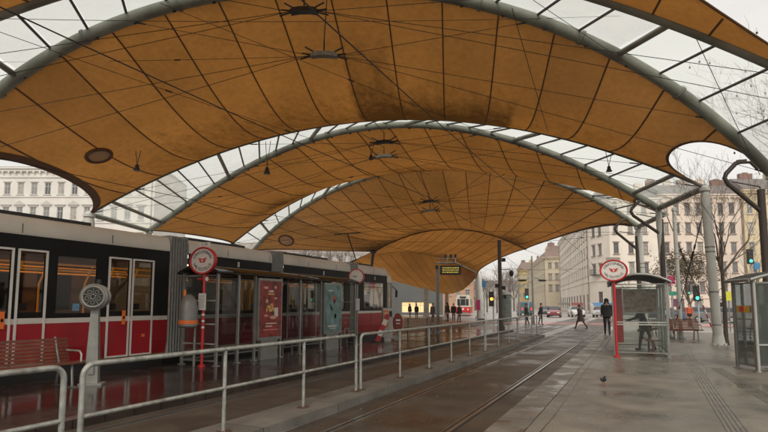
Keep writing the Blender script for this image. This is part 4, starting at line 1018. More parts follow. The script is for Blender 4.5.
poster_box((ys[2] + ys[3]) / 2, 1.12, p_red, [(p_y, [ell(-.12, .05, .12, .04), ell(-.2, .0, .03, .1), ell(.0, .12, .05, .03), ell(.12, -.03, .03, .06), ell(-.02, -.04, .09, .05), ell(.06, .06, .04, .11), rect(0, .42, .3, .04)]), (p_w, [rect(0, .5, .22, .05), rect(.02, -.42, .5, .03), rect(-.1, -.5, .3, .03), rect(.25, -.1, .18, .26)]), (p_p, [ell(.1, -.25, .16, .05), ell(-.22, -.2, .1, .03), ell(.22, .3, .08, .03), rect(.0, -.6, .7, .02), ell(-.25, .6, .1, .04), ell(.2, .62, .06, .05), rect(-.2, .22, .1, .1)])], 'a')
poster_box((ys[5] + ys[6]) / 2, 1.2, p_teal, [(p_r, [ell(.05, .30, .09, .14)]), (p_p, [ell(.05, .22, .05, .08)]), (p_gn, [[(-.15, .1), (.02, .16), (.2, .08), (.24, -.25), (.1, -.5), (-.02, -.3), (-.22, -.1)]]), (p_d, [[(-.3, .12), (-.22, .14), (-.05, -.05), (-.1, -.1)], ell(.12, -.28, .07, .09)]), (p_w, [rect(-.1, -.62, .6, .05), rect(-.05, -.7, .4, .03), rect(-.2, .6, .3, .04)])], 'b')
for (ya, yb) in ((10.9, 12.0), (13.7, 14.4), (17.1, 18.1)):
    b = MB(); yc = (ya + yb) / 2 - 10.75; b.box((.42, yc, .46), (.36, yb - ya, .035)); b.box((.42, yc - .25, .22), (.05, .05, .44)); b.box((.42, yc + .25, .22), (.05, .05, .44)); b.build('seat', m_galvd, o)
b = MB(); b.tube([(.62, 6.9, .46), (.62, 6.9, .68), (.62, 6.6, .68), (.62, 6.55, .46)], .018, 8); b.build('seat_arm', m_galv, o, 50)
b = MB(); b.box((-.2, 14.0 - 10.75, 1.55), (.03, .75, .95)); b.build('notice_board', m_lgrey, o)

# ------------------------------------------------------------------ display post with gantry arm
o = thing('display_post', 'grey post with an amber departure display hung from its arm', 'departure display', tuple(PZ(438, 333, 0)), YAW)
dd = 28.3 * math.cos(YAW) + 9.87 * math.sin(YAW)
s_ = dd / F_PX
b = MB(); b.box((0, 0, 1.85), (.16, .16, 3.7)); b.box((0, 0, .03), (.35, .35, .06)); b.build('post', m_galvd, o)
zt = EYE + (HORIZON - 263) * s_
b = MB(); b.tube([(-.1, 0, zt), (.95, 0, zt + .02), (1.05, 0, zt), (2.15, 0, EYE + (HORIZON - 273) * s_)], .045, 8); b.tube([(0, 0, zt + .25), (1.0, 0, zt + .25)], .03, 8); b.tube([(1.0, 0, zt), (1.0, 0, zt + .3)], .03, 8); b.tube([(.55, 0, zt), (.55, 0, zt + .3)], .03, 8); b.build('arm', m_galv, o, 40)
b = MB(); b.box((.72, 0, EYE + (HORIZON - 270.5) * s_), (1.15, .16, .5)); bd = b.build('display_board', m_black, o)
m_amber = mat('amber_led', (.1, .08, .02), .5, emit=(.85, .62, .08), estr=.55)
b = MB()
for r_ in range(3):
    x0 = .72 - .45
    while x0 < .72 + .4:
        w = rnd.uniform(.03, .1); b.box((x0 + w / 2, -.085, EYE + (HORIZON - 270.5) * s_ + .13 - r_ * .12), (w, .008, .055)); x0 += w + .035
b.build('display_rows', m_amber, bd)
for x0 in (.45, .75, 1.0): b = MB(); b.box((x0, 0, zt + .38), (.12, .1, .18)); b.tube([(x0, 0, zt + .25), (x0, 0, zt + .4)], .02, 6); b.build('loudspeaker', m_black, o)
b = MB(); b.box((-.05, -.12, zt - .25), (.14, .14, .2)); b.build('camera_box', m_black, o)

# ------------------------------------------------------------------ catenary post, street lamp, traffic lights
o = thing('catenary_post', 'tall dark overhead wire post with small lamps beyond the handrail', 'post', tuple(G(500.5, 33.5, ZR)))
s_ = 33.5 / F_PX
b = MB(); b.tube([(0, 0, 0), (0, 0, 1.1), (0, 0, 5.67)], [.2, .13, .11], 14); b.build('shaft', m_mast, o, 50)
b = MB(); b.tube([(0, 0, 0), (0, 0, .35)], .24, 14); b.build('base', m_mast, o, 50)
R_ = Vector(RGT)
b = MB()
for dx, yy, w in ((.25, 258, .22), (-.2, 284, .2), (.2, 286, .25), (.3, 295, .15)): 
    z = EYE + (HORIZON - yy) * s_ ; b.box(R_ * dx + Vector((0, 0, z)), (w, .15, .22)); b.tube([Vector((0, 0, z)), R_ * dx + Vector((0, 0, z))], .025, 6)
b.build('signal_boxes', m_black, o)
b = MB(); z = EYE + (HORIZON - 268) * s_; b.tube([Vector((0, 0, z)), R_ * .6 + Vector((0, 0, z + .03)), R_ * .72 + Vector((0, 0, z - .1))], .025, 6); b.ellipsoid(R_ * .72 + Vector((0, 0, z - .22)), (.14, .14, .2)); b.build('lamp_arm', m_black, o, 50)
m_lit = {'amber': mat('lens_amber', (.8, .3, .03), .4, emit=(1, .33, .04), estr=2.2), 'green': mat('lens_green', (.03, .6, .4), .4, emit=(.08, .9, .62), estr=1.3), 'off': mat('lens_off', (.03, .02, .02), .3), 'red': mat('lens_red', (.7, .03, .02), .4, emit=(1, .08, .03), estr=1.2)}
def traffic_light(px, y, d, lit, label, hpost=None, s=1.0, pole=True):
    g = G(px, d, ZR); zc = P(px, y, d).z; o = thing('traffic_light', label, 'traffic light', g, YAW * .9, 'traffic lights')
    if pole: b = MB(); b.tube([(.13 * s, .12, 0), (.13 * s, .12, (zc - ZR) + .6 * s)], .055, 10); b.build('pole', m_lgrey, o, 50)
    k = {'red': 0, 'amber': 1, 'green': 2}[lit]; zh = zc - ZR + (k - 1) * .27 * s
    b = MB(); b.box((0, 0, zh), (.30 * s, .2, .9 * s)); b.build('housing', m_black, o)
    for i, c in enumerate(('red', 'amber', 'green')):
        M = face_mat((0, -.105, zh + (1 - i) * .27 * s), 0)
        b = MB(); b.disc((0, 0), .10 * s, .10 * s, M, 20); l = b.build('lens', m_lit[c] if c == lit else m_lit['off'], o)
        b = MB(); b.tube([M @ Vector((.115 * s * math.cos(a), .115 * s * math.sin(a), .0)) for a in [math.pi * q / 8 - .1 for q in range(9)]], .02, 5); b.build('visor', m_black, l)
traffic_light(491.5, 299, 42, 'amber', 'traffic light showing amber left of the dark wire post', s=1.25)
traffic_light(527, 297, 62, 'green', 'traffic light showing green before the distant yellow house', s=1.35)
traffic_light(753, 261, 36, 'green', 'high traffic light showing green above the glass kiosk', s=1.1)
traffic_light(697, 298, 36, 'green', 'traffic light showing green left of the thick pale column', s=1.15)
traffic_light(688.5, 293, 52, 'green', 'farther traffic light showing green above the bench', s=1.1)
def street_lamp(px, ytop, d, label, arms=True):
    g = G(px, d, ZR); zt = P(px, ytop, d).z - ZR; o = thing('street_lamp', label, 'street lamp', g, YAW, 'street lamps')
    b = MB(); b.tube([(0, 0, 0), (0, 0, 1.0), (0, 0, zt)], [.13, .09, .06], 12); b.build('pole', m_grey, o, 50)
    if arms:
        zl = P(px, 279, d).z - ZR
        b = MB(); b.tube([(-.75, 0, zl - .1), (0, 0, zl + .2), (.75, 0, zl - .1)], .035, 6); b.build('arms', m_grey, o, 50)
        for s in (-1, 1): b = MB(); b.ellipsoid((s * .85, 0, zl - .12), (.38, .2, .1)); b.build('lamp_head', m_black, o, 60)
    return o
street_lamp(533, 256, 46, 'tall street post with twin lamp heads beyond the end of the handrail')
street_lamp(519, 285, 60, 'short grey street post near the far trees', False)
def flagsign(px, y, d, w, h, m_, label, post=True, cat='sign', name='street_sign'):
    c = P(px, y, d); o = thing(name, label, cat, (c.x, c.y, ZR), YAW, 'small street signs')
    if post: b = MB(); b.tube([(0, .05, 0), (0, .05, c.z - ZR + h / 2)], .035, 8); b.build('post', m_grey, o, 50)
    b = MB(); b.box((0, 0, c.z - ZR), (w, .05, h)); b.build('sign_board', m_, o)
m_mag = mat('magenta', (.55, .03, .16), .5); m_grn = mat('sign_green', (.02, .22, .14), .5); m_blu = mat('sign_blue', (.05, .22, .42), .5); m_yel = mat('sign_lemon', (.60, .58, .05), .5)
flagsign(478, 305, 58, .45, 1.1, m_mag, 'magenta banner sign left of the far pale column')
flagsign(671, 280, 46, .7, .7, m_mag, 'magenta square sign behind the right shelter')
flagsign(673, 293.5, 40, .55, .3, m_grn, 'small green street sign at the shelter corner')
flagsign(729, 296, 33, .38, .55, m_yel, 'yellow notice on a post beside the bare tree trunk')
flagsign(757, 266, 38, .4, .45, m_blu, 'blue square sign above the glass kiosk')
flagsign(484, 284, 60, .45, .7, m_blu, 'small blue sign high beside the far column')
flagsign(677, 303, 44, .6, .6, mat('sign_violet', (.25, .08, .2), .5), 'round looking violet sign above the bench')
# advertising column
o = thing('advert_column', 'green grey advertising column behind the dark wire post', 'advertising column', tuple(G(505, 52, ZR)))
b = MB(); b.tube([(0, 0, 0), (0, 0, 2.6)], .6, 20); b.build('drum', mat('column_green', (.09, .12, .10), .6, 0, .4, 4), o, 40)
b = MB(); b.tube([(0, 0, 2.6), (0, 0, 2.75), (0, 0, 3.0)], [.68, .6, .1], 20); b.build('cap', m_grey, o, 40)

# ------------------------------------------------------------------ people
def fk(p, a, l, side=0): return Vector((p.x + side, p.y + math.sin(a) * l, p.z - math.cos(a) * l))
def person(label, loc, rz, h=1.75, legs=((.35, .15), (-.3, -.55)), arms=((-.3, .25), (.35, .6)), top=None, trousers=None, hair=None, coat=0, hood=False, lean=.02, group=None, bag=False, sit=False, bulk=1.0):
    o = thing('person', label, 'person', loc, rz, group); s = h / 1.75
    V = []; E = []; Rd = []; tg = []
    def add(p, r, par=None, t='top'):
        V.append(Vector(p)); Rd.append(r); tg.append(t)
        if par is not None: E.append((par, len(V) - 1))
        return len(V) - 1
    pel = Vector((0, 0, .95)); B_ = bulk
    root = add(pel, (.145 * B_, .11 * B_), None, 'leg')
    w = add((0, lean, 1.08), (.135 * B_, .105 * B_), root); c = add((0, lean * 2, 1.28), (.16 * B_, .115 * B_), w); c2 = add((0, lean * 2.2, 1.41), (.13 * B_, .095 * B_), c)
    nk = add((0, lean * 2.4, 1.50), (.055, .058), c2, 'skin'); hd = add((0, lean * 3 + .01, 1.58), (.070, .082), nk, 'skin'); h2 = add((0, lean * 3 + .01, 1.67), (.076, .092), hd, 'skin'); add((0, lean * 3, 1.735), (.05, .06), h2, 'skin')
    low = 9
    for i, s_ in enumerate((-1, 1)):
        a1, a2 = legs[i]; hip = Vector((s_ * .09, 0, .90)); a = add(hip, (.09 * B_, .095 * B_), root, 'leg'); kn = fk(hip, a1, .43); m_ = add(kn, (.06, .065), a, 'leg'); an = fk(kn, a2, .40); q = add(an, (.042, .045), m_, 'leg')
        fa = a2 * .6; toe = an + Vector((0, .15 * math.cos(fa), -.045 + .12 * math.sin(fa))); hl = an + Vector((0, -.03, -.05)); f1 = add(hl, (.042, .04), q, 'shoe'); add(toe, (.04, .03), f1, 'shoe'); low = min(low, toe.z - .035, hl.z - .045)
        b1, b2 = arms[i]; sh = Vector((s_ * .185, lean * 2, 1.40)); e = add(sh, (.068 * B_, .07 * B_), c2); el = fk(sh, b1, .28, s_ * .045); g = add(el, (.05 * B_, .052 * B_), e); wr = fk(el, b2, .24, -s_ * .01); k = add(wr, (.036, .038), g); pm = fk(wr, b2, .075); pl = add(pm, (.022, .038), k, 'skin')
        for j in range(4):
            fy = (j - 1.5) * .02; k1 = Vector((pm.x, pm.y + fy * math.cos(b2), pm.z + fy * math.sin(b2))); f = fk(k1, b2 + .1, .045 + .004 * (1.5 - abs(j - 1.2))); x1 = add(f, (.009, .009), pl, 'skin'); add(fk(f, b2 + .5, .03) + Vector((-s_ * .008, 0, 0)), (.007, .007), x1, 'skin')
        th = pm + Vector((-s_ * .01, .035 * math.cos(b2), .02)); x1 = add(th, (.011, .011), pl, 'skin'); add(th + Vector((-s_ * .008, .015, -.03)), (.009, .009), x1, 'skin')
    me = bpy.data.meshes.new('b'); me.from_pydata([tuple(v) for v in V], E, []); ob = bpy.data.objects.new('b', me); COL.objects.link(ob)
    md = ob.modifiers.new('s', 'SKIN'); sl = me.skin_vertices[0] if me.skin_vertices else None
    if sl is None:
        bm = bmesh.new(); bm.from_mesh(me); bm.verts.layers.skin.verify(); bm.to_mesh(me); bm.free(); sl = me.skin_vertices[0]
    for i, r in enumerate(Rd): sl.data[i].radius = r
    sl.data[0].use_root = True
    sb = ob.modifiers.new('ss', 'SUBSURF'); sb.levels = 2; sb.render_levels = 2
    bpy.context.view_layer.update(); dg = bpy.context.evaluated_depsgraph_get()
    nm = bpy.data.meshes.new_from_object(ob.evaluated_get(dg)); bpy.data.objects.remove(ob)
    for m_ in (top, trousers, m_skin, mat('shoe_black', (.02, .02, .02), .4)): nm.materials.append(m_)
    arr = np.array([tuple(v) for v in V]); idx = {'top': 0, 'leg': 1, 'skin': 2, 'shoe': 3}
    for p in nm.polygons:
        d = ((arr - np.array(p.center)) ** 2).sum(1); p.material_index = idx[tg[int(d.argmin())]]; p.use_smooth = True
    for v in nm.vertices: v.co = Vector((v.co.x, v.co.y, v.co.z - low)) * s
    bo = bpy.data.objects.new('body', nm); COL.objects.link(bo); bo.parent = o
    T = lambda v: Vector((v[0], v[1], v[2] - low)) * s
    ly = lean * 3
    b = MB(); 
    for e_ in (-1, 1): b.ellipsoid(T((e_ * .03, ly + .098, 1.645)), (.009, .006, .006), nu=6, nv=4)
    b.build('eyes', m_black, bo)
    b = MB(); b.ellipsoid(T((0, ly + .106, 1.615)), (.011, .018, .022), nu=8, nv=5); b.ellipsoid(T((0, ly + .095, 1.575)), (.024, .008, .006), nu=8, nv=4)
    for e_ in (-1, 1): b.ellipsoid(T((e_ * .08, ly, 1.63)), (.01, .018, .028), nu=6, nv=4)
    b.build('face_features', m_skin, bo)
    if hood:
        b = MB(); b.ellipsoid(T((0, ly - .02, 1.655)), (.115 * s, .12 * s, .125 * s), nu=16, nv=10); b.ellipsoid(T((0, ly - .05, 1.53)), (.14 * s, .11 * s, .08 * s)); b.build('hood', top, bo, 60)
    else:
        b = MB(); b.ellipsoid(T((0, ly - .018, 1.685)), (.092 * s, .10 * s, .085 * s), nu=16, nv=10); b.ellipsoid(T((0, ly - .055, 1.60)), (.075 * s, .055 * s, .10 * s)); b.build('hair', hair or m_black, bo, 60)
    if coat:
        b = MB(); sec = []
        for k in range(9):
            t = k / 8; z = 1.34 - (1.34 - (.95 - coat)) * t; rx = (.19 + .0 * t if t < .4 else .19 + .09 * (t - .4)) * B_; ry = .15 + (.16 * max(0, t - .35)); sec.append((z, rx, ry, .02 * math.sin(t * 5)))
        n = 20; V2 = []; F2 = []
        for z, rx, ry, off in sec:
            for k in range(n):
                a = 2 * math.pi * k / n; w_ = 1 + .04 * math.sin(a * 5 + z * 3); V2.append(T((rx * w_ * math.cos(a), ry * w_ * math.sin(a) + off, z)))
        for j in range(8):
            for k in range(n): F2.append((j * n + k, j * n + (k + 1) % n, (j + 1) * n + (k + 1) % n, (j + 1) * n + k))
        b.vf(V2, F2); b.build('coat', top, bo, 60)
    if bag:
        b = MB(); b.box(T((.30, .02, .78)), (.10 * s, .3 * s, .26 * s)); b.tube([T((.28, -.1, .9)), T((.22, 0, 1.4)), T((.28, .12, .9))], .012, 6); b.build('shoulder_bag', mat('bag_brown', (.08, .05, .03), .5), bo)
    return o
c_blk = mat('cloth_black', (.016, .015, .016), .85, 0, .3, 12); c_jean = mat('cloth_dark_jeans', (.03, .03, .035), .85, 0, .3, 12); c_brn = mat('cloth_maroon', (.060, .028, .028), .85, 0, .3, 12)
c_gry = mat('cloth_grey', (.07, .065, .06), .85, 0, .3, 12); c_hair = mat('hair_dark', (.02, .014, .01), .6, 0, .4, 40); c_green = mat('cloth_olive', (.05, .055, .035), .85, 0, .3, 12); c_blue = mat('cloth_blue', (.05, .07, .11), .85)
person('person in a black hooded jacket and dark trousers walking towards the camera beside the shelter', (-1.36, 29.6, 0), math.pi + .12, 1.82, ((.16, .02), (-.10, -.35)), ((-.28, .75), (-.25, .8)), c_blk, c_jean, None, .06, True, .02, None, False, bulk=1.2)
person('person in a long dark maroon coat striding across the street with dark hair', (-3.5, 39.6, ZR), math.radians(78), 1.72, ((.52, .30), (-.42, -.62)), ((-.35, -.1), (.4, .8)), c_brn, c_blk, c_hair, .38, False, .03, bulk=1.35)
person('person in dark clothes standing with legs apart behind the shelter glass', (.25, 20.3, 0.0), math.radians(75), 1.72, ((.30, .15), (-.28, -.35)), ((.3, 1.2), (.4, 1.3)), c_blk, c_gry, c_hair, 0, False, .06, bag=True)
person('person in an olive coat by the last handrail post', tuple(G(526.5, 43.5, ZR)), math.radians(120), 1.74, ((.2, .05), (-.2, -.3)), ((.1, .3), (-.1, .2)), c_green, c_blk, c_hair, .2, False, .02)
person('person in a dark jacket just right of the twin street lamp', tuple(G(540.5, 44.5, ZR)), math.radians(-100), 1.76, ((.12, 0), (-.15, -.25)), ((.1, .4), (-.2, .1)), c_blk, c_blk, c_hair, .1, False, .02)
pg = 'people waiting under the far canopy'
for px, d, lab, rz, hh in ((447.5, 53, 'person in black waiting under the far canopy, first of the three', 2.6, 1.85), (453.5, 54, 'person in black in the middle of the three waiting people', 3.4, 1.75), (459, 51, 'person in black nearest the old tram, right of the waiting people', 4.4, 1.72)):
    person(lab, tuple(G(px, d, ZR)), rz, hh, ((.1, 0), (-.1, -.15)), ((.1, .4), (0, .3)), c_blk, c_blk, c_hair, .15, px < 450, .02, pg, bulk=1.2)
person('person in dark clothes left of the display post in the background', tuple(G(433, 50, ZR)), 3.0, 1.75, ((.1, 0), (-.1, -.1)), ((.1, .3), (0, .2)), c_gry, c_blk, c_hair, .2, False, .02, pg)
person('person before the lit shopfront, left one', tuple(G(410, 64, ZR)), 2.8, 1.75, ((.2, 0), (-.2, -.2)), ((.1, .3), (0, .2)), c_blk, c_blk, c_hair, .1, False, .02, pg)
person('person before the lit shopfront, right one', tuple(G(416.5, 65, ZR)), 3.6, 1.7, ((.1, 0), (-.2, -.2)), ((.1, .3), (0, .2)), c_blk, c_blk, c_hair, .2, False, .02, pg)
person('person in orange and dark clothes behind the red striped guy cable', tuple(G(689, 40, ZR)), 3.0, 1.72, ((.1, 0), (-.2, -.2)), ((.1, .3), (0, .2)), mat('cloth_orange', (.55, .10, .03), .8), c_blk, c_hair, 0, False, .02)

# pigeon
def pigeon(loc, rz, label):
    o = thing('pigeon', label, 'pigeon', loc, rz); o.scale = (.72,) * 3
    V = [(0, 0, .16), (0, .06, .19), (0, .095, .235), (0, .11, .275), (0, -.07, .14), (0, -.14, .12), (0, -.20, .11)]; Rr = [(.058, .06), (.055, .055), (.032, .034), (.026, .03), (.045, .04), (.028, .018), (.03, .008)]
    me = bpy.data.meshes.new('b'); me.from_pydata(V, [(0, 1), (1, 2), (2, 3), (0, 4), (4, 5), (5, 6)], []); ob = bpy.data.objects.new('b', me); COL.objects.link(ob)
    ob.modifiers.new('s', 'SKIN')
    if not me.skin_vertices:
        bm = bmesh.new(); bm.from_mesh(me); bm.verts.layers.skin.verify(); bm.to_mesh(me); bm.free()
    for i, r in enumerate(Rr): me.skin_vertices[0].data[i].radius = r
    me.skin_vertices[0].data[0].use_root = True
    sb = ob.modifiers.new('ss', 'SUBSURF'); sb.levels = 2; bpy.context.view_layer.update()
    nm = bpy.data.meshes.new_from_object(ob.evaluated_get(bpy.context.evaluated_depsgraph_get())); bpy.data.objects.remove(ob)
    for m_ in (mat('feather_grey', (.13, .14, .15), .7, 0, .3, 20), mat('feather_dark', (.035, .04, .05), .5), mat('feather_neck', (.05, .10, .09), .35, .2)): nm.materials.append(m_)
    for p in nm.polygons:
        c = p.center; p.use_smooth = True; p.material_index = 2 if c.y > .05 and c.z < .245 and c.z > .2 else (1 if c.y > .07 or c.y < -.13 else 0)
    bo = bpy.data.objects.new('body', nm); COL.objects.link(bo); bo.parent = o
    for s in (-1, 1):
        b = MB(); b.ellipsoid((s * .052, -.035, .165), (.014, .11, .04)); b.build('wing', mat('wing_bars', (.10, .11, .115), .7, 0, .7, 25), bo, 60)
        b = MB(); b.tube([(s * .025, .0, .12), (s * .027, .0, .05), (s * .027, .005, .006)], .007, 6)
        for a in (-.5, 0, .5, 3.14): b.tube([(s * .027, .005, .006), (s * .027 + .035 * math.sin(a), .005 + .035 * math.cos(a), .004)], .004, 5)
        b.build('leg', mat('leg_red', (.3, .06, .04), .5), bo, 60)
    b = MB(); b.tube([(0, .132, .275), (0, .165, .262)], [.01, .002], 6); b.build('beak', m_black, bo)
pigeon((-.62, 11.31, 0), math.radians(200), 'grey pigeon standing on the wet right platform')

# ------------------------------------------------------------------ cars
m_carglass = mat('car_glass', (.03, .035, .04), .08, 0, .1, 2, spec=.8)
m_tail = mat('tail_lamp', (.5, .02, .02), .3, emit=(1, .08, .04), estr=.8); m_head = mat('head_lamp', (.7, .7, .65), .2)
def car(label, loc, rz, paint, van=False):
    """nose along local +Y"""
    o = thing('parked_car', label, 'van' if van else 'car', loc, rz, 'cars on the street')
    if van: st = [(-2.4, .45, 1.0, 1.95, .90, .80), (-2.3, .3, 1.05, 2.05, .93, .84), (0.6, .25, 1.05, 2.1, .95, .86), (1.4, .25, 1.05, 1.95, .95, .80), (2.0, .28, 1.05, 1.10, .93, .75), (2.45, .38, .8, .82, .80, .7)]
    else: st = [(-2.15, .45, .80, .82, .78, .70), (-2.05, .30, .92, .95, .83, .70), (-1.5, .22, .95, 1.32, .86, .62), (-.8, .2, .96, 1.45, .88, .62), (.1, .2, .96, 1.44, .88, .62), (.95, .22, .94, .98, .88, .66), (1.7, .24, .82, .84, .86, .66), (2.1, .35, .66, .68, .74, .6)]
    b = MB(); V = []; Fs = []
    for (yy, zb, zm, zt, w, wt) in st: V += [(-w * .92, yy, zb), (-w, yy, (zb + zm) / 2), (-w * .97, yy, zm), (-wt, yy, zt), (wt, yy, zt), (w * .97, yy, zm), (w, yy, (zb + zm) / 2), (w * .92, yy, zb)]
    n = 8
    for j in range(len(st) - 1):
        for k in range(n): Fs.append((j * n + k, j * n + (k + 1) % n, (j + 1) * n + (k + 1) % n, (j + 1) * n + k))
    Fs += [tuple(range(n)), tuple(range((len(st) - 1) * n, len(st) * n))]
    b.vf(V, Fs); b.build('body', paint, o, 35)
    b = MB()
    g0, g1 = (1.05, 1.85) if van else (1.0, 1.36)
    for s in (-1, 1):
        if van: spans = [(-2.1, -.9), (-.8, .3), (.4, 1.45)]
        else: spans = [(-1.45, -.75), (-.68, .1), (.16, .75)]
        for a, c in spans:
            w0, w1 = (.925, .855) if van else (.86, .66); sh = .12 if not van else .05
            b.face([(s * w0, a - (0 if a > -1.4 else .1), g0), (s * w0, c + (.18 if c > .5 else 0), g0), (s * w1, c - (.08 if c > .5 else 0), g1), (s * w1, a + (.15 if a < -1.4 else 0), g1)])
    if van:
        b.face([(-.82, 1.93, 1.14), (.82, 1.93, 1.14), (.78, 1.44, 1.88), (-.78, 1.44, 1.88)]); b.face([(-.8, -2.38, 1.1), (.8, -2.38, 1.1), (.74, -2.36, 1.8), (-.74, -2.36, 1.8)])
    else:
        b.face([(-.70, .93, 1.01), (.70, .93, 1.01), (.60, .15, 1.42), (-.60, .15, 1.42)]); b.face([(-.68, -2.02, .99), (.68, -2.02, .99), (.60, -1.55, 1.30), (-.60, -1.55, 1.30)])
    b.build('windows', m_carglass, o)
    for s in (-1, 1):
        for yy in (-1.35, 1.35):
            b = MB(); b.tube([(s * .66, yy, .31), (s * .87, yy, .31)], .31, 20); w = b.build('wheel', m_rubber, o, 40)
            b = MB(); b.tube([(s * .86, yy, .31), (s * .885, yy, .31)], .19, 14); b.build('rim', m_lgrey, w, 40)
        yb = st[0][0]; b = MB(); b.box((s * .66, yb - .005, .78 if not van else 1.0), (.2, .06, .16 if not van else .4)); b.build('tail_light', m_tail, o)
        b = MB(); b.box((s * .58, st[-1][0] - .02, .62 if not van else .75), (.26, .08, .13)); b.build('headlight', m_head, o)
    b = MB(); b.box((0, st[0][0] - .01, .5), (.5, .04, .11)); b.build('number_plate', m_white, o)
    return o
cp = lambda n, c: mat(n, c, .25, .1, .05, 3, coat=.5)
car('red car parked before the distant beige house', tuple(G(554, 72, ZR)), math.radians(185), cp('car_red', (.22, .04, .05)))
car('dark green car just left of the red car', tuple(G(545, 80, ZR)), math.radians(195), cp('car_dark', (.04, .06, .055)))
car('teal van beside the street lamp in the distance', tuple(G(524, 84, ZR)), math.radians(20), cp('car_teal', (.05, .13, .17)), True)
car('white car left of the striding person', tuple(G(576, 74, ZR)), math.radians(195), cp('car_white', (.6, .6, .58)))
car('silver car between the striding person and the person in black', tuple(G(601, 72, ZR)), math.radians(175), cp('car_silver', (.33, .33, .32)))
car('blue grey car seen from behind through the gap above the bench', tuple(G(694, 56, ZR)), math.radians(62), cp('car_blue', (.10, .17, .24)))
car('silver grey car half hidden by the thick pale column', tuple(G(716, 50, ZR)), math.radians(75), cp('car_grey', (.22, .22, .22)))
car('white van with a red tail lamp right of the bare tree trunk', tuple(G(738, 50, ZR)), math.radians(40), cp('van_white', (.55, .55, .53)), True)
car('dark car behind the glass shelter', tuple(G(655, 60, ZR)), math.radians(100), cp('car_black', (.03, .03, .035)))
car('grey car by the shopfronts beyond the shelter', tuple(G(628, 74, ZR)), math.radians(100), cp('car_mid', (.12, .12, .13)))

# ------------------------------------------------------------------ old red and white tram far off
o = thing('old_tram', 'old red and cream tram coming head on beyond the waiting people', 'tram', tuple(G(463, 80, ZR)), math.radians(14))
m_cream = mat('tram_cream', (.58, .54, .45), .4); m_ored = mat('tram_bright_red', (.50, .02, .02), .35)
b = MB(); b.prism([(-1.05, .35), (1.05, .35), (1.1, 1.3), (-1.1, 1.3)], face_mat((0, 0, 0), 0) @ Matrix.Translation((0, 0, -10)), 10); b.build('lower_body', m_ored, o)
b = MB(); b.prism([(-1.1, 1.3), (1.1, 1.3), (1.02, 2.75), (.7, 3.05), (-.7, 3.05), (-1.02, 2.75)], face_mat((0, 0, 0), 0) @ Matrix.Translation((0, 0, -10)), 10); b.build('upper_body', m_cream, o)
for x0, w in ((-.62, .42), (0, .7), (.62, .42)): b = MB(); b.box((x0, -.01, 2.0), (w, .05, .95)); b.build('windscreen', m_carglass, o)
for s in (-1, 1):
    b = MB(); b.tube([(s * .7, .0, .95), (s * .7, -.06, .95)], .12, 14); b.build('headlight', m_head, o, 40)
    b = MB()
    for k in range(6): b.box((s * 1.075, 1.2 + k * 1.45, 2.0), (.06, 1.1, .85))
    b.build('side_window', m_carglass, o)
b = MB(); b.box((0, -.03, 2.72), (.9, .08, .26)); b.build('destination_board', m_black, o)
b = MB(); b.tube([(0, -.02, 1.0), (0, -.07, 1.0)], .16, 16); b.build('front_emblem', m_white, o, 40)
b = MB(); b.box((0, -.1, .42), (1.7, .3, .18)); b.build('bumper', m_grey, o)

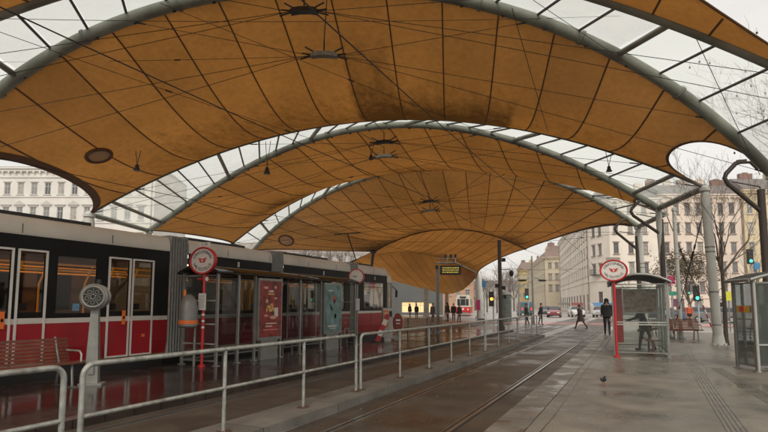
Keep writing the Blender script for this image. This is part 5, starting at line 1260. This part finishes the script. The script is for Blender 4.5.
# ------------------------------------------------------------------ buildings
def wallm(n, c, dirt=.25): return mat(n, c, .85, 0, .10, .4, .2, 6, dirt=min(1, dirt * 2.2), dirtcol=tuple(v * .66 for v in c))
w_win = mat('window_glass', (.20, .205, .20), .12, 0, .5, .35, spec=.7); w_fr = mat('window_frame', (.50, .48, .45), .6); w_frd = mat('window_frame_brown', (.24, .19, .16), .6); w_roof = mat('roof_tiles', (.17, .15, .14), .8, 0, .2, 1, .3, 8); w_roofr = mat('roof_red', (.22, .15, .12), .8, 0, .2, 1)
w_dark = mat('window_glass_dark', (.07, .075, .075), .1, 0, .4, .5, spec=.7); w_curt = mat('window_curtain', (.36, .34, .30), .25, 0, .4, 2); WR = random.Random(12)
def building(name, label, A, B_, z1, wm, rows, cols, ww, depth=12, roof='mansard', roofh=2.5, roofm=None, frame=None, ped=False, rev=.18, chim=0, cornice=.5, ground=None, base=ZR, pane_each=True, courses=(), winmat=None, sides=True):
    """front wall from A to B_ (left to right as seen), rows: list of (z0,z1), cols: centres as fractions"""
    A = Vector(A); B_ = Vector(B_); A.z = B_.z = 0; u = (B_ - A); W = u.length; u.normalize(); n = Vector((u.y, -u.x, 0))
    o = thing(name, label, 'building', (A.x, A.y, base)); O = Vector((0, 0, -base)); top = z1 - base * 0
    ops = []
    for (r0, r1) in rows:
        for c in cols: ops.append((c * W - ww / 2, c * W + ww / 2, r0, r1))
    if ground:
        for c, w_, r0, r1 in ground: ops.append((c * W - w_ / 2, c * W + w_ / 2, r0, r1))
    b = MB(); wall(b, O, u, n, W, base, z1, ops, rev)
    bk = -n * depth; p = lambda a, z, e: O + u * a + Vector((0, 0, z)) - n * e
    b.face([p(0, base, 0), p(0, z1, 0), p(0, z1, depth), p(0, base, depth)]); b.face([p(W, base, 0), p(W, z1, 0), p(W, z1, depth), p(W, base, depth)]); b.face([p(0, base, depth), p(0, z1, depth), p(W, z1, depth), p(W, base, depth)])
    b.build('wall', wm, o)
    R3 = Matrix(((u.x, -n.x, 0), (u.y, -n.y, 0), (0, 0, 1))).to_4x4()
    def bx(b, a, e, z, sx, sy, sz): b.box((a, e, z), (sx, sy, sz), Matrix.Translation(O) @ R3)
    if cornice:
        b = MB(); bx(b, W / 2, -cornice / 2 + .002, z1 - .15, W + cornice, cornice, .3); bx(b, W / 2, -cornice * .3, z1 - .5, W + .2, cornice * .6, .38)
        k = 0
        nb = int(W / 1.0)
        for k in range(nb): bx(b, (k + .5) * W / nb, -cornice * .38, z1 - .85, .22, cornice * .7, .3)
        b.build('cornice', wm, o)
    for a_ in ([.4, W - .4] if W > 14 and rows else []):
        b = MB(); q0 = p(a_, base, -.12); q1 = p(a_, z1 - .9, -.12); b.tube([q0, q1], .07, 8); b.build('downpipe', w_frd, o, 50)
    for zc in courses: b = MB(); bx(b, W / 2, -.08, zc, W, .16, .22); b.build('string_course', wm, o)
    if roof:
        b = MB(); ov = cornice + .05
        V = [p(-.1, z1 + .01, -ov), p(W + .1, z1 + .01, -ov), p(W - .6, z1 + roofh, depth * .3), p(.6, z1 + roofh, depth * .3), p(.6, z1 + roofh, depth * .7), p(W - .6, z1 + roofh, depth * .7), p(W + .1, z1 + .01, depth), p(-.1, z1 + .01, depth)]
        b.vf(V, [(0, 1, 2, 3), (3, 2, 5, 4), (4, 5, 6, 7), (0, 3, 4, 7), (1, 6, 5, 2), (0, 7, 6, 1)]); rf = b.build('roof', roofm or w_roof, o)
        for k in range(chim):
            b = MB(); a = (k + .5) / chim * W + rnd.uniform(-1, 1); bx(b, a, depth * .32, z1 + roofh + .2, rnd.uniform(1.2, 2.6), .8, 1.7); bx(b, a, depth * .32, z1 + roofh + 1.1, .9, .6, .35); b.build('chimney', wm if k % 2 else mat('chimney_brick', (.22, .13, .10), .9, 0, .3, 3), rf)
    for i, (a, c, r0, r1) in enumerate(ops):
        w_, h_ = c - a, r1 - r0; m_ = (a + c) / 2
        b = MB(); t = min(.09, w_ * .09)
        for s in (-1, 1): bx(b, m_ + s * (w_ / 2 - t / 2), rev - .03, (r0 + r1) / 2, t, .08, h_)
        bx(b, m_, rev - .03, r0 + t / 2, w_ - 2 * t, .08, t); bx(b, m_, rev - .03, r1 - t / 2, w_ - 2 * t, .08, t); bx(b, m_, rev - .03, (r0 + r1) / 2, t * .8, .07, h_ - 2 * t)
        if h_ > 1.2: bx(b, m_, rev - .03, r0 + h_ * .68, w_ - 2 * t, .07, t * .9)
        if i < len(rows) * len(cols):
            bx(b, m_, -.09, r0 - .1, w_ + .3, .22, .12)
            bx(b, m_, -.05, r1 + .12, w_ + .35, .12, .14)
            if ped and i % 1 == 0 and (i // len(cols)) == ped - 1:
                if (i % len(cols)) % 2 == 0: b.vf([Matrix.Translation(O) @ R3 @ Vector(v) for v in [(m_ - .85, -.2, r1 + .42), (m_ + .85, -.2, r1 + .42), (m_, -.2, r1 + 1.05), (m_ - .85, .02, r1 + .42), (m_ + .85, .02, r1 + .42), (m_, .02, r1 + 1.05)]], [(0, 1, 2), (0, 1, 4, 3), (1, 2, 5, 4), (2, 0, 3, 5)])
                bx(b, m_, -.10, r1 + .36, w_ + .8, .2, .13)
        w = b.build('window', frame or w_fr, o)
        if pane_each: b = MB(); bx(b, m_, rev - .005, (r0 + r1) / 2, w_ - .01, .02, h_ - .01); b.build('pane', winmat or WR.choice((w_win, w_win, w_dark, w_curt)), w)
    return o
def zy(y, d): return P(384, y, d).z
def fr(px0, px1, xs): return [(x - px0) / (px1 - px0) for x in xs]
# left house behind the tram
d = 86; x0, x1 = -46, 150
cols = fr(x0, x1, [13.2 + 13.75 * k for k in range(-4, 10)])
building('town_house', 'long white stucco house with pedimented windows behind the tram at the left', G(x0, d), G(x1, d), zy(167.5, d), wallm('stucco_white', (.70, .67, .62), .15), [(zy(194.5, d), zy(182.5, d)), (zy(220, d), zy(207, d)), (zy(246, d), zy(233, d))], cols, 1.0, 14, 'm', .9, None, w_fr, 2, .15, 0, .6, None, courses=(zy(196.5, d), zy(222.5, d), zy(177, d)))
# right plain house (pinkish beige), front parallel to the square
d = 100
rws = [(zy(214 + 19.6 * k, d), zy(203.5 + 19.6 * k, d)) for k in range(5)]
building('town_house', 'plain pinkish beige house with a grey roof behind the thick pale column', G(663, d), G(749, d), zy(194, d), wallm('stucco_pink', (.74, .62, .52)), rws, fr(663, 749, [681 + 11.3 * k for k in range(-1, 6)]), 1.0, 14, 'm', 2.6, w_roof, w_frd, False, .16, 5, .5, [(.2, 1.6, .3, 3.0), (.42, 1.6, .3, 3.0), (.64, 1.6, .3, 3.0), (.86, 1.6, .3, 3.0)], courses=(zy(298, d),))
building('town_house', 'yellow house at the right edge behind the bare tree', G(749.6, d - .5), G(815, d - .5), zy(190, d), wallm('stucco_yellow', (.68, .56, .36)), rws, fr(749.6, 815, [756 + 11.3 * k for k in range(0, 5)]), 1.05, 14, 'm', 3.0, w_roof, w_fr, False, .16, 2, .5, None)
# corner house: front part, bevelled corner, receding street front
d = 100; wc = wallm('stucco_cream', (.78, .71, .62), .2)
rws4 = [(zy(233.5 + 20 * k, d), zy(222.5 + 20 * k, d)) for k in range(-1, 3)]
building('corner_house', 'cream corner house facing the square, with arched shops and a stone panel', G(612.3, d), G(662.4, d), zy(198, d), wc, rws4, fr(612.3, 662.4, [618.5, 633.5, 648]), .95, 12, 'm', 2.5, w_roof, w_frd, False, .16, 2, .6, [(.12, 1.4, .3, 4.0), (.43, 1.4, .3, 4.0), (.72, 1.4, .3, 4.0)], courses=(zy(280, d), zy(198 + 7, d)))
o = building('corner_house', 'cream chamfered corner of the street house with a dark green balcony', G(590.5, 107), G(612, 100.05), zy(198, d), wc, rws4, [.25, .55], 1.1, 5, 'm', 2.5, w_roof, w_frd, False, .2, 0, .6, [(.5, 1.5, .3, 4.0)], courses=(zy(280, d),))
A_ = G(590.5, 107); B2 = G(612, 100.05); u_ = (B2 - A_).normalized(); n_ = Vector((u_.y, -u_.x, 0)); c_ = A_.lerp(B2, .4) - A_ + n_ * .55
b = MB(); zb_ = zy(275, 104) - ZR; M = Matrix(((u_.x, -n_.x, 0, c_.x), (u_.y, -n_.y, 0, c_.y), (0, 0, 1, 0), (0, 0, 0, 1)))
b.box((0, 0, zb_), (2.2, 1.0, .15), M)
for k in range(12): b.box((-1.05 + k * .19, -.48, zb_ + .55), (.04, .04, 1.0), M)
b.box((0, -.48, zb_ + 1.08), (2.2, .06, .07), M); b.build('balcony', mat('balcony_green', (.045, .07, .05), .6), o)
far_ = G(561, 176)
rr = [(r0, r1) for r0, r1 in rws4]
building('corner_house', 'long cream street front of the corner house running away to the left', far_, G(590.2, 107.3), zy(198, d), wc, rr, [(k + .5) / 17 for k in range(17)], 1.15, 12, 'm', 3.2, w_roofr, w_frd, False, .2, 3, .6, [((k + .5) / 11, 3.2, .3, 3.6) for k in range(11)], courses=(zy(280, d), zy(224, d)))
# stone panel on the corner house front
b = MB(); q = G(611, 99.8); b.box((0, 0, 0), (2.6, .1, .6)); pn_ = b.build('name_panel', mat('panel_stone', (.25, .22, .18), .8), None); pn_.location = (*P(613 , 259, 99.7),); pn_.rotation_euler = (0, 0, YAW); tag(pn_, 'grey stone name panel fixed between the windows of the corner house', 'wall panel')
# beige house farther down the street and yellow ones behind it
d = 190
wb = wallm('stucco_ochre', (.62, .53, .38), .2)
building('town_house', 'beige house end wall with a reddish roof farther down the street', G(546, d), G(563, d - 2), zy(257, d), wb, [(zy(268, d), zy(263, d)), (zy(280, d), zy(274, d)), (zy(291, d), zy(285, d))], [.3, .7], 1.2, 9, 'm', 4.2, w_roofr, w_frd, False, .2, 1, .8)
building('town_house', 'beige long side of the house farther down the street', G(529, 262), G(545.8, 190.3), zy(257, d), wb, [(zy(268, d), zy(263, d)), (zy(280, d), zy(274, d)), (zy(291, d), zy(285, d))], [(k + .5) / 11 for k in range(11)], 1.4, 9, 'm', 4.0, w_roofr, w_frd, False, .2, 2, .8)
d = 280
building('town_house', 'distant yellow house between the trees and the beige house', G(518, d), G(534, d - 6), zy(270, d), wallm('stucco_far_yellow', (.52, .38, .14)), [(zy(279, d), zy(275, d)), (zy(288, d), zy(284, d)), (zy(297, d), zy(293, d))], [.15, .38, .62, .85], 1.2, 10, 'm', 4, w_roofr, w_fr, False, .2, 2, .6)
building('town_house', 'pale grey house closing the far end of the street behind bare trees', G(470, 330), G(519, 320), zy(287, 325), wallm('stucco_grey', (.42, .39, .36)), [(zy(292, 325), zy(289.5, 325)), (zy(298, 325), zy(295, 325))], [(k + .5) / 9 for k in range(9)], 1.6, 10, 'm', 4, w_roof, w_fr, False, .2, 2, .5)
# behind the old tram and under the far canopy
building('town_house', 'salmon coloured house behind the old tram', G(443, 120), G(474, 122), zy(258, 120), wallm('stucco_salmon', (.55, .33, .22)), [(zy(283 + k * 12, 120), zy(277.5 + k * 12, 120)) for k in range(2)], [.2, .5, .8], 1.1, 10, 'm', 3, w_roofr, w_fr, False, .2, 1, .4)
m_shoplit = mat('lit_shop', (.8, .6, .3), .5, emit=(1, .66, .28), estr=.5)
building('station_pavilion', 'grey blue station pavilion with warmly lit shop windows under the far canopy', G(384, 88), G(443, 88), 7.0, wallm('pavilion_grey', (.12, .125, .12)), [], [], 1, 8, 'm', .4, m_grey, w_fr, False, .3, 0, .3, [(.42, 2.3, .25, 2.0), (.62, 1.3, .25, 2.0), (.80, .8, .25, 1.8)], winmat=m_shoplit)
# pale house behind bare trees, in the gap above the tram roof
building('town_house', 'pale house beyond the tram seen in the gap under the third membrane', G(232, 150), G(392, 150), zy(252, 150), wallm('stucco_pale', (.52, .49, .46)), [(zy(262 + k * 12, 150), zy(256 + k * 12, 150)) for k in range(3)], [(k + .5) / 14 for k in range(14)], 1.3, 10, 'm', 3, w_roofr, w_fr, False, .2, 3, .5)
# awnings and shopfront boards along the street
for i, (px, d, w, c, lab) in enumerate(((606, 99, 5, (.10, .25, .45), 'blue shop awning at the foot of the corner house'), (597, 102, 3, (.55, .5, .45), 'white shop awning left of the blue one'), (580, 120, 4, (.5, .14, .12), 'pink red shop awning along the street front'), (566, 150, 5, (.35, .3, .26), 'grey shop awning at the far end of the street front'), (640, 98.5, 6, (.45, .1, .09), 'red shop awning behind the shelter roof'))):
    c3 = P(px, 303, d); b = MB(); b.box((0, 0, 0), (w, .9, .12)); b.box((0, -.5, -.3), (w, .08, .5)); a = b.build('shop_awning', mat('awning' + str(i), c, .7), None); a.location = c3; a.rotation_euler = (0, 0, YAW if px > 591 else YAW + math.radians(-62)); tag(a, lab, 'awning', 'shop awnings along the street')

# ------------------------------------------------------------------ trees
m_bark = mat('bark', (.085, .07, .055), .9, 0, .3, 8, .4, 30); m_twig = mat('twig', (.15, .115, .09), .9, 0, .2, 5); m_leafb = mat('dry_leaf', (.10, .075, .035), .8, 0, .5, 3)
def tree(label, loc, h, seed, levels=5, spread=.55, leaves=0, crown0=.3, r0=None, group='bare trees', dense=3, lm=None, mind=.006, lean=(0, 0), pods=0):
    R = random.Random(seed); o = thing('bare_tree', label, 'tree', loc, 0, group)
    r0 = r0 or h * .016; tb = MB(); cb = MB(); lb = MB(); tips = []
    th = h * crown0
    top = Vector((lean[0] * th, lean[1] * th, th)); tb.tube([Vector((0, 0, 0)), Vector((0, 0, .25)), top * .5 + Vector((.02 * h * R.uniform(-.5, .5), 0, 0)), top], [r0 * 1.5, r0 * 1.1, r0, r0 * .85], 10)
    def grow(p, d, L_, r, lv):
        n = 3; pts = [p]; rs = [r]
        for i in range(n):
            d = (d + Vector((R.uniform(-1, 1), R.uniform(-1, 1), R.uniform(-.5, .9))) * .16).normalized(); pts.append(pts[-1] + d * L_ / n); rs.append(r * (1 - .45 * (i + 1) / n))
        cb.tube(pts, rs, 6 if lv < 2 else (4 if lv < 4 else 3), False)
        if lv >= levels: tips.append(pts[-1]); tips.append(pts[-2]); return
        for k in range(dense if lv > 0 else dense + 1):
            i = R.choice((1, 2, 3)) if k else 3; a = spread * R.uniform(.6, 1.4); x, y_ = frame(d); ph = R.uniform(0, 6.28)
            nd = (d * math.cos(a) + (x * math.cos(ph) + y_ * math.sin(ph)) * math.sin(a) + Vector((0, 0, .12))).normalized()
            grow(pts[i], nd, L_ * R.uniform(.6, .82), max(mind, rs[i] * .68), lv + 1)
    for k in range(4):
        a = R.uniform(.15, .7); ph = k * 1.57 + R.uniform(-.4, .4); grow(top * R.uniform(.8, 1) , Vector((math.sin(a) * math.cos(ph) + lean[0], math.sin(a) * math.sin(ph) + lean[1], math.cos(a))).normalized(), h * .26, r0 * .6, 1)
    tb.build('trunk', m_bark, o, 60); cb.build('crown', m_twig, o, 60)
    if leaves:
        for k in range(leaves):
            t = R.choice(tips) + Vector((R.gauss(0, .25), R.gauss(0, .25), R.gauss(0, .25))); s = R.uniform(.05, .11)
            a = Vector((R.uniform(-1, 1), R.uniform(-1, 1), R.uniform(-1, 1))).normalized(); x, y_ = frame(a); lb.face([t - x * s, t - y_ * s * .6, t + x * s, t + y_ * s * .6])
        lb.build('leaves', lm or m_leafb, o)
    if pods:
        b = MB()
        for k in range(pods):
            c = R.choice(tips) + Vector((R.uniform(-.05, .05), R.uniform(-.05, .05), -.18)); b.ellipsoid(c, (.038, .038, .05), nu=8, nv=5); b.tube([c, c + Vector((0, 0, .2))], .004, 3)
        tag(b.build('seed_pods', mat('pod', (.04, .03, .02), .9), o, 60), kind='stuff')
    return o
tree('bare street tree with a dark trunk just right of the thick pale column', tuple(PZ(726.5, 345, 0)), 6.6, 5, 6, .5, 0, .42, .075, dense=3, mind=.004)
tree('dense brown leaved tree behind the bench at the right', tuple(G(690, 42, ZR)), 6.2, 11, 5, .6, 2600, .30, .11, dense=3)
tree('overhanging tree at the right edge with seed pods on thin twigs', (6.6, 23.2, 0), 10.8, 21, 6, .58, 0, .36, .14, dense=3, mind=.005, lean=(-.10, -.06), pods=90)
tree('bare tree beside the yellow house at the right', tuple(G(757, 62, ZR)), 9.5, 31, 5, .5, 0, .3, dense=3)
T0 = tree('bare distant tree left of the street lamp', tuple(G(509, 95, ZR)), 9.5, 41, 5, .5, 0, .25, dense=3, mind=.016)
for px, dd_, sc_, rz, lab in ((497, 110, 1.1, 1, 'bare distant tree behind the dark wire post'), (514, 140, 1.2, 2, 'bare tree before the distant yellow house'), (487, 120, 1.0, 3, 'bare tree right of the far pale column'), (475, 150, 1.3, 4, 'bare tree beyond the old tram'), (505, 190, 1.5, 5, 'farthest bare tree in the middle of the street end'), (300, 100, 1.55, 6, 'bare tree over the tram roof in the gap, leftmost'), (322, 95, 1.5, 2.2, 'bare tree over the tram roof in the gap, middle'), (346, 105, 1.65, 4.4, 'bare tree over the tram roof in the gap, rightmost'), (642, 88, .95, .7, 'bare tree in front of the corner house behind the shelter'), (712, 80, .95, 3.3, 'bare tree before the pinkish house behind the column')):
    dup(T0, tuple(G(px, dd_, ZR)), rz, lab, scale=sc_)
# ------------------------------------------------------------------ damp air
hz = bpy.data.materials.new('haze'); hz.use_nodes = True; n_ = hz.node_tree.nodes; n_.remove(n_['Principled BSDF'])
pv = n_.new('ShaderNodeVolumePrincipled'); pv.inputs['Color'].default_value = (.96, .94, .91, 1); pv.inputs['Density'].default_value = .0007; pv.inputs['Anisotropy'].default_value = .2
hz.node_tree.links.new(pv.outputs[0], n_['Material Output'].inputs['Volume'])
b = MB(); b.box((-20, 150, 22.5), (600, 480, 48)); hb = b.build('haze', hz, None); tag(hb, kind='stuff', label='pale damp air over the square and street', cat='haze')
